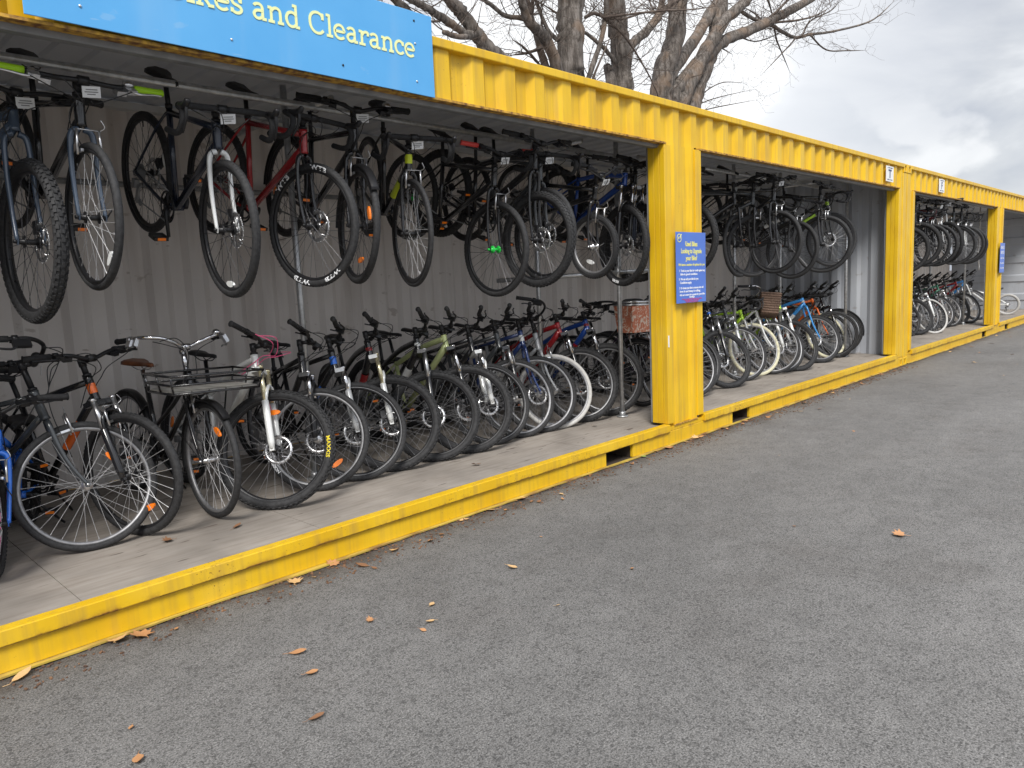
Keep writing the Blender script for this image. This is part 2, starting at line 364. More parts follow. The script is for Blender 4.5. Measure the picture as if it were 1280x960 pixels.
def container(xc, label, x_lo, x_hi, doors_end=False):
    root = empty('shipping_container', label, 'container', 'yellow shipping containers in a row', (xc, 0, 0))
    hl = 6.096
    def P(name, mb, m, par=root, kind=None): return link(name, mb, m, par, kind=kind)
    # bottom rail: web with fork pockets, bottom flange
    segs = [(-hl + .17, -1.205), (-.845, .845), (1.205, hl - .17)]
    r = MB()
    for a, b in segs:
        r.box(a, b, 0, .03, .012, .125)
    bevel(P('bottom_rail', r, YELR), .003)
    fl = MB()
    # uneven bent flange along the ground
    rng = random.Random(3)
    xs = np.linspace(-hl + .17, hl - .17, 120)
    V = []; F = []
    for i, x in enumerate(xs):
        d = -.018 - .012 * sin(x * 2.1) ** 2 - rng.random() * .006; z = .004 + .004 * rng.random()
        V += [(x, .0, .0135), (x, d, z + .008), (x, d, z), (x, .0, .001)]
    for i in range(len(xs) - 1):
        for k in range(3): F.append((i * 4 + k, i * 4 + k + 1, i * 4 + 4 + k + 1, i * 4 + 4 + k))
    fl.add(V, F, False)
    P('bottom_flange', fl, FLG)
    for a in (-1.205, .845):
        pk = MB(); pk.box(a - .006, a, .031, 2.3, .012, .125); pk.box(a + .36, a + .366, .031, 2.3, .012, .125)
        pk.box(a, a + .36, .02, 2.3, .118, .124); pk.box(a, a + .36, .002, 2.3, .003, .010)
        P('fork_pocket', pk, DARKM)
    u = MB(); u.box(-hl + .17, hl - .17, .004, .05, .128, .164); P('rail_top', u, YELR)
    for a, b in ((-hl + .36, -.31), (.285, hl - .36)):
        s = MB(); s.box(a, b, -.022, .045, .128, .193); bevel(P('door_sill', s, YELR), .004, 2)
        # thin worn lip under the sill
        s = MB(); s.box(a, b, -.016, .003, .1245, .1275); P('sill_seam', s, RUST)
        # jambs
        for (x0, x1, side) in ((a - .10, a + .0, 1), (b + .0, b + .10, -1)):
            j = MB(); j.box(x0, x1, -.004, .045, .194, 2.54)
            xx0, xx1 = x0 + .002, x1 - .002
            j.box(xx0, xx1, .048, .10, .194, 2.535); j.box(xx0 + .002, xx1 - .002, .102, .16, .194, 2.535)
            bevel(P('door_jamb', j, YEL), .003)
            g = MB(); g.box(x0 + .02, x1 - .02, .163, .185, .194, 2.535); P('jamb_edge', g, STEELG)
    # header and centre panel
    ph = -.047
    pr = corr_profile(-hl + .16, hl - .16, ph + (0 if xc == 0 else .12), .012, .036)
    hz0 = 2.556
    P('header_panel', panel(pr, hz0, 2.842), YEL)
    cp = corr_profile(-.213, .187, ph, .008, .03)
    P('centre_panel', panel(cp, .168, hz0 - .001), YEL)
    cl = MB(); cl.box(-.21, .187, -.006, .004, .166, .176); P('panel_foot', cl, RUST)
    for a, b in ((-hl + .16, -hl + .265), (hl - .265, hl - .16)):
        q = MB(); q.box(a, b, .012, .04, .168, hz0 - .001); P('side_panel', q, YEL)
    # header bottom flange + inner lintel
    for a, b in ((-hl + .36, -.31), (.285, hl - .36)):
        q = MB(); q.box(a - .03, b + .03, -.008, .05, 2.541, 2.5545); P('header_flange', q, RUST)
        q = MB(); q.box(a, b, .052, .11, 2.515, 2.575); bevel(P('lintel', q, STEELG), .006)
    q = MB(); q.box(-hl + .16, hl - .16, -.010, .055, 2.842, H); bevel(P('top_rail', q, YEL), .006, 2)
    # corner posts and castings
    for sx in (-1, 1):
        for yy in (0, 2.278):
            x0, x1 = sorted((sx * hl, sx * (hl - .16)))
            q = MB(); xa, xb = (x0 + .003, x1 - .003) if yy == 0 else sorted((sx * hl - sx * .003, sx * (hl - .065)))
            q.box(xa, xb, yy + .003 if yy == 0 else 2.372, yy + .157, .118, H - .118)
            bevel(P('corner_post', q, YEL), .006)
            for z0 in (0, H - .118):
                k = MB()
                # casting with an oblong hole: four bars round the opening
                X0, X1 = x0, x1; z1 = z0 + .118
                yf = yy - .006 if yy == 0 else yy; yb = yf + .17
                k.box(X0, X1, yf + .02, yb, z0, z1)
                k.box(X0, X0 + .045, yf, yf + .0195, z0, z1); k.box(X1 - .045, X1, yf, yf + .0195, z0, z1)
                k.box(X0 + .0455, X1 - .0455, yf, yf + .0195, z0, z0 + .025); k.box(X0 + .0455, X1 - .0455, yf, yf + .0195, z1 - .025, z1)
                bevel(P('corner_casting', k, YELR if z0 == 0 else YEL), .005, 2)
    # floor sheets
    a = -hl + .05; i = 0
    while a < hl - .06:
        b = min(a + 1.19, hl - .05)
        q = MB(); q.box(a, b - .003, .051, 2.33, .13, .168 + (i % 3) * .0006); P('floor_sheet', q, FLOORM); a += 1.19; i += 1
    # back wall, end walls, roof
    bw = corr_profile(-hl + .07, hl - .07, .08, 2.345, .036, -1)
    P('back_wall', panel(bw, .17, 2.80, back=1), INNER)
    q = MB(); q.box(-hl + .16, hl - .16, 2.25, 2.37, 2.80, 2.845); P('back_top_rail', q, LIGHTR)
    q = MB(); q.box(-hl + .16, hl - .16, 2.35, 2.43, .0, .17); P('back_bottom_rail', q, YEL)
    for sx in (-1, 1):
        if doors_end and sx == 1:
            # double doors with shallow horizontal corrugations, seen from inside
            for ya, yb in ((.17, 1.21), (1.225, 2.27)):
                V = []; F = []
                zs = [.17]; xs_ = [0.]
                for kz in range(5):
                    zc = .50 + kz * .50
                    zs += [zc - .11, zc - .075, zc + .075, zc + .11]; xs_ += [0, -.03, -.03, 0]
                zs += [2.80]; xs_ += [0]
                for z, dx in zip(zs, xs_):
                    for yv in (ya, yb):
                        for t in (0, .004): V.append((hl - .10 + dx + t, yv, z))
                for k in range(len(zs) - 1):
                    o_ = k * 4; F += [(o_, o_ + 2, o_ + 6, o_ + 4), (o_ + 1, o_ + 5, o_ + 7, o_ + 3), (o_, o_ + 4, o_ + 5, o_ + 1), (o_ + 2, o_ + 3, o_ + 7, o_ + 6)]
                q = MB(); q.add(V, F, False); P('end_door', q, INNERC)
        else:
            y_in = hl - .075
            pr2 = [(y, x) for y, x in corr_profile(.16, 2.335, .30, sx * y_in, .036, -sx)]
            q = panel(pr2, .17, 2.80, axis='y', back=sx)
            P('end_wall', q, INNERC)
        q = MB(); x0, x1 = sorted((sx * (hl - .16), sx * (hl - .06))); q.box(x0, x1, .16, 2.276, 2.80, H - .03); P('end_top_rail', q, LIGHTR); q = MB(); x0, x1 = sorted((sx * (hl - .058), sx * hl)); q.box(x0, x1, .16, 2.276, 2.80, H - .002); P('end_top_rail', q, YEL)
    # roof: corrugations run front to back
    rp = []
    x = -hl + .16
    V = []; F = []
    k = 0
    xs_ = []
    while x < hl - .16:
        xs_ += [(x, 0), (x + .10, 0), (x + .12, -.018), (x + .19, -.018)]; x += .21
    xs_.append((hl - .16, 0))
    for xx, dz in xs_:
        for yv in (.055, 2.38):
            for t in (0, .003): V.append((min(xx, hl - .16), yv, 2.872 + dz + t))
    for k in range(len(xs_) - 1):
        o_ = k * 4; F += [(o_, o_ + 4, o_ + 6, o_ + 2), (o_ + 1, o_ + 3, o_ + 7, o_ + 5), (o_, o_ + 1, o_ + 5, o_ + 4), (o_ + 2, o_ + 6, o_ + 7, o_ + 3)]
    q = MB(); q.add(V, F, False); P('roof', q, ROOFI)
    return root
FLG = noisy('weathered_flange', (.50, .36, .06), (.20, .11, .05), 14, .7, stretch=(.4, 1, 1), lo=.45, hi=.68)
def floor_mat():
    m = mat('plywood_floor', (.3, .26, .23), .75); nt = m.node_tree; b = nt.nodes['Principled BSDF']; L = nt.links.new
    tc = N(nt, 'ShaderNodeTexCoord'); mp = N(nt, 'ShaderNodeMapping'); mp.inputs['Scale'].default_value = (.12, 1, 1)
    n = N(nt, 'ShaderNodeTexNoise'); n.inputs['Scale'].default_value = 30; n.inputs['Detail'].default_value = 8
    r = ramp(nt, [(.25, (.24, .205, .175)), (.45, (.30, .265, .23)), (.6, (.325, .29, .255)), (.8, (.36, .325, .29))])
    L(tc.outputs['Object'], mp.inputs[0]); L(mp.outputs[0], n.inputs['Vector']); L(n.outputs['Fac'], r.inputs[0])
    n2 = N(nt, 'ShaderNodeTexNoise'); n2.inputs['Scale'].default_value = 2.3; n2.inputs['Detail'].default_value = 7
    r2 = ramp(nt, [(.3, .68), (.6, 1.05)]); L(tc.outputs['Object'], n2.inputs['Vector']); L(n2.outputs['Fac'], r2.inputs[0])
    x = N(nt, 'ShaderNodeMix', data_type='RGBA', blend_type='MULTIPLY'); x.inputs['Factor'].default_value = 1
    L(r.outputs[0], x.inputs['A']); L(r2.outputs[0], x.inputs['B'])
    mp3 = N(nt, 'ShaderNodeMapping'); mp3.inputs['Scale'].default_value = (.18, 1, 1)
    n3 = N(nt, 'ShaderNodeTexNoise'); n3.inputs['Scale'].default_value = 26; n3.inputs['Detail'].default_value = 3
    r3 = ramp(nt, [(.69, 0.0), (.72, .8)]); L(tc.outputs['Object'], mp3.inputs[0]); L(mp3.outputs[0], n3.inputs['Vector']); L(n3.outputs['Fac'], r3.inputs[0])
    y = N(nt, 'ShaderNodeMix', data_type='RGBA'); y.inputs['B'].default_value = (.07, .045, .035, 1)
    L(x.outputs['Result'], y.inputs['A']); L(r3.outputs[0], y.inputs['Factor']); L(y.outputs['Result'], b.inputs['Base Color'])
    bp = N(nt, 'ShaderNodeBump'); bp.inputs['Strength'].default_value = .2; bp.inputs['Distance'].default_value = .002
    L(n.outputs['Fac'], bp.inputs['Height']); L(bp.outputs[0], b.inputs['Normal'])
    return m
FLOORM = floor_mat()
LIGHTR = noisy('pale_top_rail_paint', (.5, .5, .5), (.62, .62, .61), 5, .5)
container(0, 'long yellow container nearest the camera, with the big blue board on its header', 0, 0)
container(12.216, 'farther yellow container beyond the double corner post, with an F plate on its header', 0, 0, True)

# ------------------------------------------------------------------ pipe racks
def rack(label, xs, y_rail, x0, x1, extra):
    root = empty('pipe_rack', label, 'rack', 'galvanised pipe racks in the containers', (x0, y_rail, .17))
    def W(name, pts, r=.021, m=GALV):
        b = MB(); b.tube([(p[0] - x0, p[1] - y_rail, p[2] - .17) for p in pts], r, 12); return link(name, b, m, root)
    W('front_rail', [(x0, y_rail + .10, 2.605), (x1, y_rail + .10, 2.575)])
    for (x, y, zt) in xs:
        W('upright_pole', [(x, y, .175), (x, y, zt)])
        b = MB(); b.tube([(x - x0, y - y_rail, 0.003), (x - x0, y - y_rail, .012)], .055, 16); b.tube([(x - x0, y - y_rail, .012), (x - x0, y - y_rail, .05)], .028, 12)
        link('base_flange', b, GALV, root)
    for e in extra: W(*e)
    return root
rack('galvanised pipe rack filling the nearest opening under the blue board', [(-.10, .63, 2.80), (-3.10, 1.1, 2.80), (-.69, 1.1, 2.80)], .63, -5.85, .0,
     [('brace_rail', [(-.98, 1.34, 1.49), (.18, .40, 1.525)], .02), ('pipe_clamp', [(-.10, .64, 1.46), (-.10, .64, 1.57)], .031), ('pipe_clamp', [(-.69, 1.1, 1.44), (-.69, 1.1, 1.55)], .031),
      ('cross_rail', [(-3.10, .55, 2.61), (-3.10, 2.2, 2.61)], .02), ('cross_rail', [(-.69, .55, 2.61), (-.69, 2.2, 2.61)], .02), ('wall_rail', [(-5.6, 2.22, 2.27), (-.2, 2.22, 2.27)], .02, STEELG)])
rack('galvanised pipe rack in the opening right of the blue poster', [(3.03, 1.1, 2.80), (4.36, 1.1, 2.80), (5.51, .62, 2.80)], .63, .40, 5.80,
     [('cross_rail', [(3.03, .55, 2.61), (3.03, 2.2, 2.61)], .02), ('cross_rail', [(4.36, .55, 2.61), (4.36, 2.2, 2.61)], .02), ('wall_rail', [(.3, 2.22, 2.27), (5.9, 2.22, 2.27)], .02, STEELG)])
rack('galvanised pipe rack in the farther container', [(12.30, .62, 2.80), (9.2, 1.1, 2.8), (11.6, 1.1, 2.8)], .63, 6.4, 12.5,
     [('cross_rail', [(9.2, .55, 2.61), (9.2, 2.2, 2.61)], .02), ('wall_rail', [(6.5, 2.22, 2.27), (12.0, 2.22, 2.27)], .02, STEELG)])
hk = MB(); hk.tube([(0, 0, 0), (.01, 0, -.5), (-.01, 0, -1.0), (.0, .02, -1.15), (.09, .02, -1.28), (.16, .02, -1.42), (.15, .02, -1.50)], .013, 8)
o = link('hanging_strap', hk, mat('grey_webbing', (.5, .49, .47), .8)); o.location = (13.45, .62, 2.80)
tag(o, 'pale strap hanging from the ceiling beside the far opening post', 'strap')
# ------------------------------------------------------------------ lettering
def text_mesh(body, size=1., extrude=.0006, align='LEFT', bold=0.):
    cu_ = bpy.data.curves.new('t', 'FONT'); cu_.body = body; cu_.size = size; cu_.extrude = extrude; cu_.align_x = align; cu_.offset = bold; cu_.resolution_u = 3
    ob = bpy.data.objects.new('t', cu_); C.objects.link(ob)
    dg = bpy.context.evaluated_depsgraph_get(); dg.update()
    me = bpy.data.meshes.new_from_object(ob.evaluated_get(dg))
    bpy.data.objects.remove(ob); bpy.data.curves.remove(cu_)
    v = [tuple(x.co) for x in me.vertices]; f = [tuple(p.vertices) for p in me.polygons]
    bpy.data.meshes.remove(me)
    return v, f
def flat_text(name, body, x, z, size, m, parent, y=0., align='LEFT', width=None, bold=0., rot=0.):
    v, f = text_mesh(body, size, .0006, align, bold)
    xs = [a[0] for a in v]
    if width and max(xs) > min(xs):
        k = width / (max(xs) - min(xs)); v = [(a[0] * k, a[1], a[2]) for a in v]
    b = MB(); c_, s_ = cos(rot), sin(rot)
    b.add([(x + a[0] * c_ - a[1] * s_, y - a[2], z + a[0] * s_ + a[1] * c_) for a in v], f, False)
    return link(name, b, m, parent)
def sp(P, n=6, closed=False):
    P = [np.array(p, float) for p in P]; out = []
    m = len(P)
    for i in range(m - 1):
        p0 = P[max(i - 1, 0)]; p1 = P[i]; p2 = P[i + 1]; p3 = P[min(i + 2, m - 1)]
        for k in range(n):
            t = k / n
            out.append(.5 * ((2 * p1) + (-p0 + p2) * t + (2 * p0 - 5 * p1 + 4 * p2 - p3) * t * t + (-p0 + 3 * p1 - 3 * p2 + p3) * t ** 3))
    out.append(P[-1]); return out
def sf(x, z, a=.10, b=.10): return [(x - a, z), (x + b, z)]
W_ = .125
GL = {
 'B': (.70, [[(.12, 0), (.12, 1)], sf(.12, .06, .12, .2), sf(.12, .94, .12, .2), sp([(.12, .94), (.35, .94), (.50, .86), (.52, .74), (.48, .60), (.36, .53), (.12, .53)]), sp([(.30, .53), (.46, .49), (.57, .38), (.58, .26), (.52, .12), (.38, .06), (.12, .06)])]),
 'i': (.36, [[(.18, 0), (.18, .66)], sf(.18, .05, .15, .14), sf(.18, .62, .14, .06), [(.18, .84), (.18, .98)]]),
 'k': (.68, [[(.14, 0), (.14, 1)], sf(.14, .05, .13, .13), sf(.14, .95, .13, .06), [(.16, .28), (.50, .64)], [(.27, .38), (.52, .02)], sf(.50, .62, .12, .12), sf(.54, .05, .10, .12)]),
 'e': (.60, [sp([(.08, .36), (.50, .37), (.49, .50), (.42, .61), (.29, .65), (.15, .59), (.07, .45), (.065, .28), (.13, .11), (.28, .04), (.42, .07), (.50, .13)])]),
 's': (.52, [sp([(.40, .50), (.37, .60), (.25, .65), (.13, .60), (.09, .50), (.15, .40), (.28, .35), (.40, .29), (.44, .18), (.37, .08), (.25, .04), (.12, .08), (.08, .18)]), [(.42, .46), (.42, .64)], [(.07, .04), (.07, .22)]]),
 'a': (.64, [sp([(.10, .54), (.14, .61), (.27, .65), (.38, .61), (.43, .50), (.43, .30), (.43, .04)]), [(.40, .05), (.58, .05)], sp([(.43, .38), (.28, .38), (.14, .33), (.08, .20), (.13, .08), (.24, .04), (.36, .09), (.43, .18)])]),
 'n': (.72, [[(.15, .0), (.15, .66)], sf(.15, .05, .13, .13), sf(.15, .62, .13, .02), sp([(.15, .48), (.24, .60), (.36, .65), (.48, .60), (.53, .46), (.53, .0)]), sf(.53, .05, .12, .13)]),
 'd': (.70, [[(.50, 0), (.50, 1)], sf(.50, .95, .14, .02), [(.48, .05), (.64, .05)], sp([(.50, .52), (.42, .62), (.29, .65), (.15, .58), (.08, .42), (.08, .27), (.15, .10), (.28, .04), (.41, .08), (.50, .18)])]),
 'C': (.80, [sp([(.66, .78), (.58, .90), (.42, .95), (.24, .90), (.11, .73), (.08, .50), (.12, .26), (.25, .09), (.43, .04), (.58, .09), (.68, .20)]), [(.67, .66), (.67, .95)]]),
 'l': (.36, [[(.18, 0), (.18, 1)], sf(.18, .05, .15, .14), sf(.18, .95, .14, .02)]),
 'r': (.52, [[(.16, .0), (.16, .66)], sf(.16, .05, .14, .16), sf(.16, .62, .14, .02), sp([(.16, .44), (.24, .58), (.36, .64), (.47, .62)]), [(.47, .46), (.47, .65)]]),
 'c': (.56, [sp([(.46, .50), (.40, .61), (.28, .65), (.14, .58), (.07, .44), (.07, .26), (.14, .10), (.28, .04), (.40, .07), (.49, .15)]), [(.47, .44), (.47, .64)]]),
 ' ': (.34, []),
}
def slab(body, x, z, h, width, m, parent, y):
    tot = sum(GL[c][0] for c in body); k = width / tot; cx = x
    for ch in body:
        adv, st = GL[ch]
        if st:
            b = MB()
            for i, s in enumerate(st):
                P = [np.array((cx + p[0] * k, z + p[1] * h)) for p in s]; hw = W_ * h * .5
                V = []; yy = y - i * .0003; n = len(P)
                for j in range(n):
                    t = P[min(j + 1, n - 1)] - P[max(j - 1, 0)]; t = t / (np.linalg.norm(t) + 1e-9); nn = np.array((-t[1], t[0]))
                    for q, yv in ((1, yy), (-1, yy), (-1, y + .002), (1, y + .002)): V.append(((P[j] + nn * hw * q)[0], yv, (P[j] + nn * hw * q)[1]))
                F = [(j * 4 + a, j * 4 + (a + 1) % 4, j * 4 + 4 + (a + 1) % 4, j * 4 + 4 + a) for j in range(n - 1) for a in range(4)] + [(0, 3, 2, 1), (n * 4 - 4, n * 4 - 3, n * 4 - 2, n * 4 - 1)]
                b.add(V, F, False)
            link('letter', b, m, parent)
        cx += adv * k
BLUE = noisy('sky_blue_sign_print', (.085, .36, .72), (.11, .40, .76), 2.5, .32, lo=.3, hi=.7)
PALEY = mat('pale_yellow_print', (.80, .84, .42), .5)
WHT = mat('white_print', (.80, .81, .83), .5)
sg = empty('shop_sign', 'long sky blue board reading Bikes and Clearance on the yellow header', 'sign', loc=(-4.83, -.03, 2.584), rot=(0, .0085, 0))
b = MB(); b.box(0, 2.05, 0, .006, -.024, .422); bevel(link('sign_board', b, BLUE, sg), .0015)
scuffs(BLUE, (.30, .50, .72), .30)
slab('Bikes and Clearance', .545, .170, .109, 1.372, PALEY, sg, -.0025)
for sx, sz in ((.20, .05), (.83, .05), (1.43, .045), (1.92, .045), (.20, .38), (.83, .375), (1.40, .372), (1.92, .25), (1.92, .372)):
    b = MB(); b.tube([(sx, .001, sz), (sx, -.003, sz), (sx, -.005, sz)], [.006, .006, .003], 10); link('screw', b, ALU if (sx + sz * 10) % 2 < 1.4 else BLKM, sg)
pst = empty('poster', 'small royal blue poster with yellow heading on the post between two openings', 'poster', loc=(-.199, -.034, 1.224))
PW, PH = .494, .604
PB = noisy('royal_blue_poster_print', (.07, .16, .56), (.09, .20, .62), 3, .35, lo=.3, hi=.7)
b = MB(); b.box(0, PW, 0, .004, 0, PH); bevel(link('poster_board', b, PB, pst), .001)
YP = mat('poster_yellow_print', (.78, .74, .22), .5); RP = mat('poster_red_print', (.50, .06, .22), .5)
T = lambda s, x, z, h, m, wd=None, al='CENTER', bo=.0006: flat_text('poster_text', s, x, z, h, m, pst, -.0012, al, wd, bo)
T('Used Bikes', .25, .485, .058, YP, .20, bo=.0015)
T('Looking to Upgrade', .25, .425, .056, YP, .34, bo=.0013)
T('your Bike?', .25, .365, .056, YP, .19, bo=.0013)
T('We have a number of options for you', .255, .318, .030, YP, .44)
T('1  Trade in your bike for credit against any', .26, .268, .026, WHT, .43); T('bike in good condition', .205, .238, .026, WHT, .28)
T('2  We can sell your bike for you', .20, .196, .026, WHT, .32); T('Conditions apply', .15, .166, .026, WHT, .19)
T('3  Or donate your bike to someone who will', .245, .120, .026, WHT, .40); T('love it and keep it rolling', .22, .092, .026, WHT, .34)
T('Ask us in store for a quote for your bike', .26, .062, .024, WHT, .42); T('today', .25, .043, .024, WHT, .09)
for i, (s_, w_) in enumerate((('Terms apply to all trade in offers', .34), ('See staff for the details', .24), ('before you leave', .20))):
    T(s_, .25, .029 - i * .012, .013, RP, w_)
b = MB(); b.ring([(.030, -.0012), (.036, -.0012), (.036, .0), (.030, .0)], 24, c=(.055, 0, .552))
b.tube([(.035, -.001, .54), (.05, -.001, .565), (.06, -.001, .54), (.075, -.001, .57), (.09, -.001, .585)], .003, 5); link('poster_emblem', b, YP, pst)
def plate(letter, x, z, label):
    r = empty('letter_plate', label, 'sign', loc=(x, -.004, z))
    b = MB(); b.box(0, .30, 0, .006, 0, .205); bevel(link('plate_board', b, TAGM, r), .001)
    flat_text('plate_letter', letter, .15, .052, .155, mat('dark_blue_print', (.05, .07, .16), .5), r, -.0012, 'CENTER', .13 if letter == 'T' else None, .004)
    for i in range(2): flat_text('plate_text', ('CONTAINER', 'BIKE STORE')[i], .15, (.175, .018)[i], .022, mat('dark_blue_print', (.05, .07, .16), .5), r, -.0012, 'CENTER', .2)
plate('T', 5.18, 2.605, 'white plate with a letter T on the header beside the double corner post')
plate('F', 7.72, 2.605, 'white plate with a letter F on the header of the farther container')
p2 = empty('poster', 'narrow blue and grey notice on the far yellow post at right', 'poster', loc=(12.13, -.034, 1.24))
b = MB(); b.box(0, .42, 0, .004, 0, .60); link('poster_board', b, PB, p2)
for i in range(5): flat_text('poster_text', 'BIKES', .21, .48 - i * .10, .085, TAGM, p2, -.0012, 'CENTER', .3) if i in (0, 1) else flat_text('poster_text', 'ask in store', .21, .48 - i * .10, .05, TAGM, p2, -.0012, 'CENTER', .32)
lb = MB(); lb.box(0, .018, 0, .002, 0, .10); o = link('jamb_label', lb, TAGM); o.location = (-.30, -.008, .86)
tag(o, 'tiny white paper strip stuck on the yellow jamb below the blue poster', 'label')

# ------------------------------------------------------------------ bicycles
TY = {
'mtb': dict(R=.35, tw=.055, wb=1.10, ha=70, rake=.042, a2c=.50, ht=.12, st=.08, su=.06, bh=.33, br=.03, sw=.05, sh=.66, bb=.30),
'mtb29': dict(R=.368, tw=.056, wb=1.12, ha=69.5, rake=.046, a2c=.51, ht=.11, st=.075, su=.05, bh=.35, br=.02, sw=.05, sh=.64, bb=.31),
'hyb': dict(R=.345, tw=.042, wb=1.07, ha=70.5, rake=.045, a2c=.44, ht=.15, st=.08, su=.08, bh=.31, br=.03, sw=.05, sh=.68, bb=.285),
'slim': dict(R=.33, tw=.034, wb=1.03, ha=71, rake=.045, a2c=.40, ht=.14, st=.08, su=.05, bh=.32, br=.0, sw=.03, sh=.66, bb=.28),
'city': dict(R=.343, tw=.038, wb=1.08, ha=69.5, rake=.05, a2c=.39, ht=.17, st=.06, su=.14, bh=.29, br=.05, sw=.20, sh=.64, bb=.28),
'road': dict(R=.338, tw=.028, wb=1.0, ha=72, rake=.045, a2c=.38, ht=.15, st=.10, su=.05, bh=.21, br=0, sw=0, sh=.70, bb=.27),
'grav': dict(R=.348, tw=.042, wb=1.03, ha=71.5, rake=.047, a2c=.395, ht=.14, st=.09, su=.05, bh=.22, br=0, sw=0, sh=.70, bb=.275),
'kid': dict(R=.255, tw=.045, wb=.98, ha=70, rake=.04, a2c=.36, ht=.11, st=.05, su=.08, bh=.27, br=.06, sw=.05, sh=.42, bb=.25),
}
A = np.array
def K(t):
    g = TY[t]; h = radians(g['ha'])
    u = A([-cos(h), 0, sin(h)]); n = A([sin(h), 0, cos(h)])
    F = A([g['wb'], 0, g['R']]); Cc = F - n * g['rake'] + u * g['a2c']; Hh = Cc + u * g['ht']; S = Hh + u * g['su']
    B = S + n * g['st'] * .95 + A([0, 0, g['br']])
    bb = A([.42 if g['R'] > .3 else .36, 0, g['bb']]); sa = radians(73); sd_ = A([-cos(sa), 0, sin(sa)])
    sad = bb + sd_ * g['sh']
    ST = bb + sd_ * (g['sh'] * {'mtb': .62, 'mtb29': .6, 'hyb': .70, 'city': .74, 'road': .78, 'grav': .76, 'kid': .62, 'slim': .70}[t])
    return dict(g=g, u=u, n=n, F=F, C=Cc, H=Hh, S=S, B=B, bb=bb, sad=sad, ST=ST, sd=sd_)
MC = {}
def cached(key, fn):
    if key not in MC:
        m = fn(); MC[key] = m.mesh(key[0]) if isinstance(m, MB) else m
        MC[key].materials.append(None)
    return MC[key]
def w_tyre(t):
    g = TY[t]; R, tw = g['R'], g['tw']; b = MB()
    kn = t in ('mtb', 'mtb29', 'kid')
    b.ring([(R - tw * .5 - (.002 if kn else 0) + tw * .5 * cos(a), tw * .5 * sin(a)) for a in [2 * pi * k / 12 for k in range(12)]], 72)
    if kn or t in ('hyb', 'grav'):
        nb = 64 if kn else 84; hh = .004 if kn else .0015
        for k in range(nb):
            q = 2 * pi * k / nb
            for j, yo in enumerate((-.30, 0, .30) if kn else (-.22, .22)):
                qq = q + (pi / nb if j % 2 else 0); e = A([cos(qq), 0, sin(qq)]); tt = A([-sin(qq), 0, cos(qq)])
                rr = R - tw * .5 + tw * .5 * sqrt(1 - (2 * yo) ** 2 * .98) - .001
                nrm = e * cos(yo * 2) + A([0, 1, 0]) * sin(yo * 2)
                b.obox(e * rr + A([0, yo * tw, 0]) + nrm * 0, (tt, np.cross(nrm, tt), nrm), R * pi / nb * .55, tw * .11, hh)
        if kn:
            for k in range(nb):
                qq = 2 * pi * (k + .5) / nb; e = A([cos(qq), 0, sin(qq)]); tt = A([-sin(qq), 0, cos(qq)])
                for s in (-1, 1):
                    nrm = e * .55 + A([0, s * .84, 0]); nrm /= np.linalg.norm(nrm)
                    b.obox(e * (R - tw * .26) + A([0, s * tw * .44, 0]), (tt, np.cross(nrm, tt), nrm), R * pi / nb * .5, tw * .10, .003)
    return b
def w_rim(t, deep=0):
    g = TY[t]; ro = g['R'] - g['tw'] * .86; w_ = .012 if t != 'mtb29' else .015; d = .018 if not deep else .03
    b = MB(); b.ring([(ro, -w_), (ro - .008, -w_ - .0005), (ro - d, -w_ * .45), (ro - d, w_ * .45), (ro - .008, w_ + .0005), (ro, w_)], 72); return b
def w_highlight(t):  # thin pale ring on each side, stands in for the rim sidewall highlight
    g = TY[t]; ro = g['R'] - g['tw'] * .86; w_ = .0124 if t != 'mtb29' else .0154; b = MB()
    for s_ in (-1, 1): b.ring([(ro - .001, s_ * w_), (ro - .0045, s_ * w_), (ro - .0045, s_ * (w_ + .0008)), (ro - .001, s_ * (w_ + .0008))], 72)
    return b
def w_spokes(t, n=32):
    g = TY[t]; rr = g['R'] - g['tw'] * .86 - .016; b = MB()
    for k in range(n):
        q = 2 * pi * k / n; s = 1 if k % 2 else -1; tw_ = .62 if (k // 2) % 2 else -.62
        b.tube([(.024 * cos(q + tw_ * 1.6), s * .029, .024 * sin(q + tw_ * 1.6)), (rr * cos(q), s * .003, rr * sin(q))], .00125, 4, False)
        b.tube([(rr * cos(q), s * .003, rr * sin(q)), ((rr - .014) * cos(q), s * .005, (rr - .014) * sin(q))], .0022, 4, False)
    # valve
    b.tube([(rr * 1.0, 0, 0), (rr - .035, 0, 0)], .003, 5)
    return b
def w_hub():
    b = MB(); b.tube([(0, -.062, 0), (0, -.05, 0), (0, -.0495, 0), (0, .0495, 0), (0, .05, 0), (0, .062, 0)], [.006, .006, .013, .013, .006, .006], 12)
    for s in (-1, 1): b.tube([(0, s * .027, 0), (0, s * .031, 0)], .027, 16)
    b.tube([(0, -.055, 0), (0, -.072, 0)], .009, 8); b.tube([(0, .06, 0), (.03, .068, .045)], .004, 6)
    return b
def w_rotor():
    b = MB(); y = .040
    b.ring([(.090, y), (.090, y + .002), (.068, y + .002), (.068, y)], 48)
    for k in range(24):
        q = 2 * pi * k / 24; b.tube([(.090 * cos(q), y + .001, .090 * sin(q)), (.0935 * cos(q + .05), y + .001, .0935 * sin(q + .05))], .003, 5)
    for k in range(6):
        q = 2 * pi * k / 6; b.tube([(.022 * cos(q), y + .001, .022 * sin(q)), (.05 * cos(q + .25), y + .001, .05 * sin(q + .25)), (.077 * cos(q + .6), y + .001, .077 * sin(q + .6))], .0035, 6)
    b.tube([(0, y - .001, 0), (0, y + .003, 0)], .024, 12)
    return b
def w_cass():
    b = MB()
    for k in range(8): b.tube([(0, -.026 - k * .0042, 0), (0, -.0285 - k * .0042, 0)], .052 - k * .0045, 20)
    return b
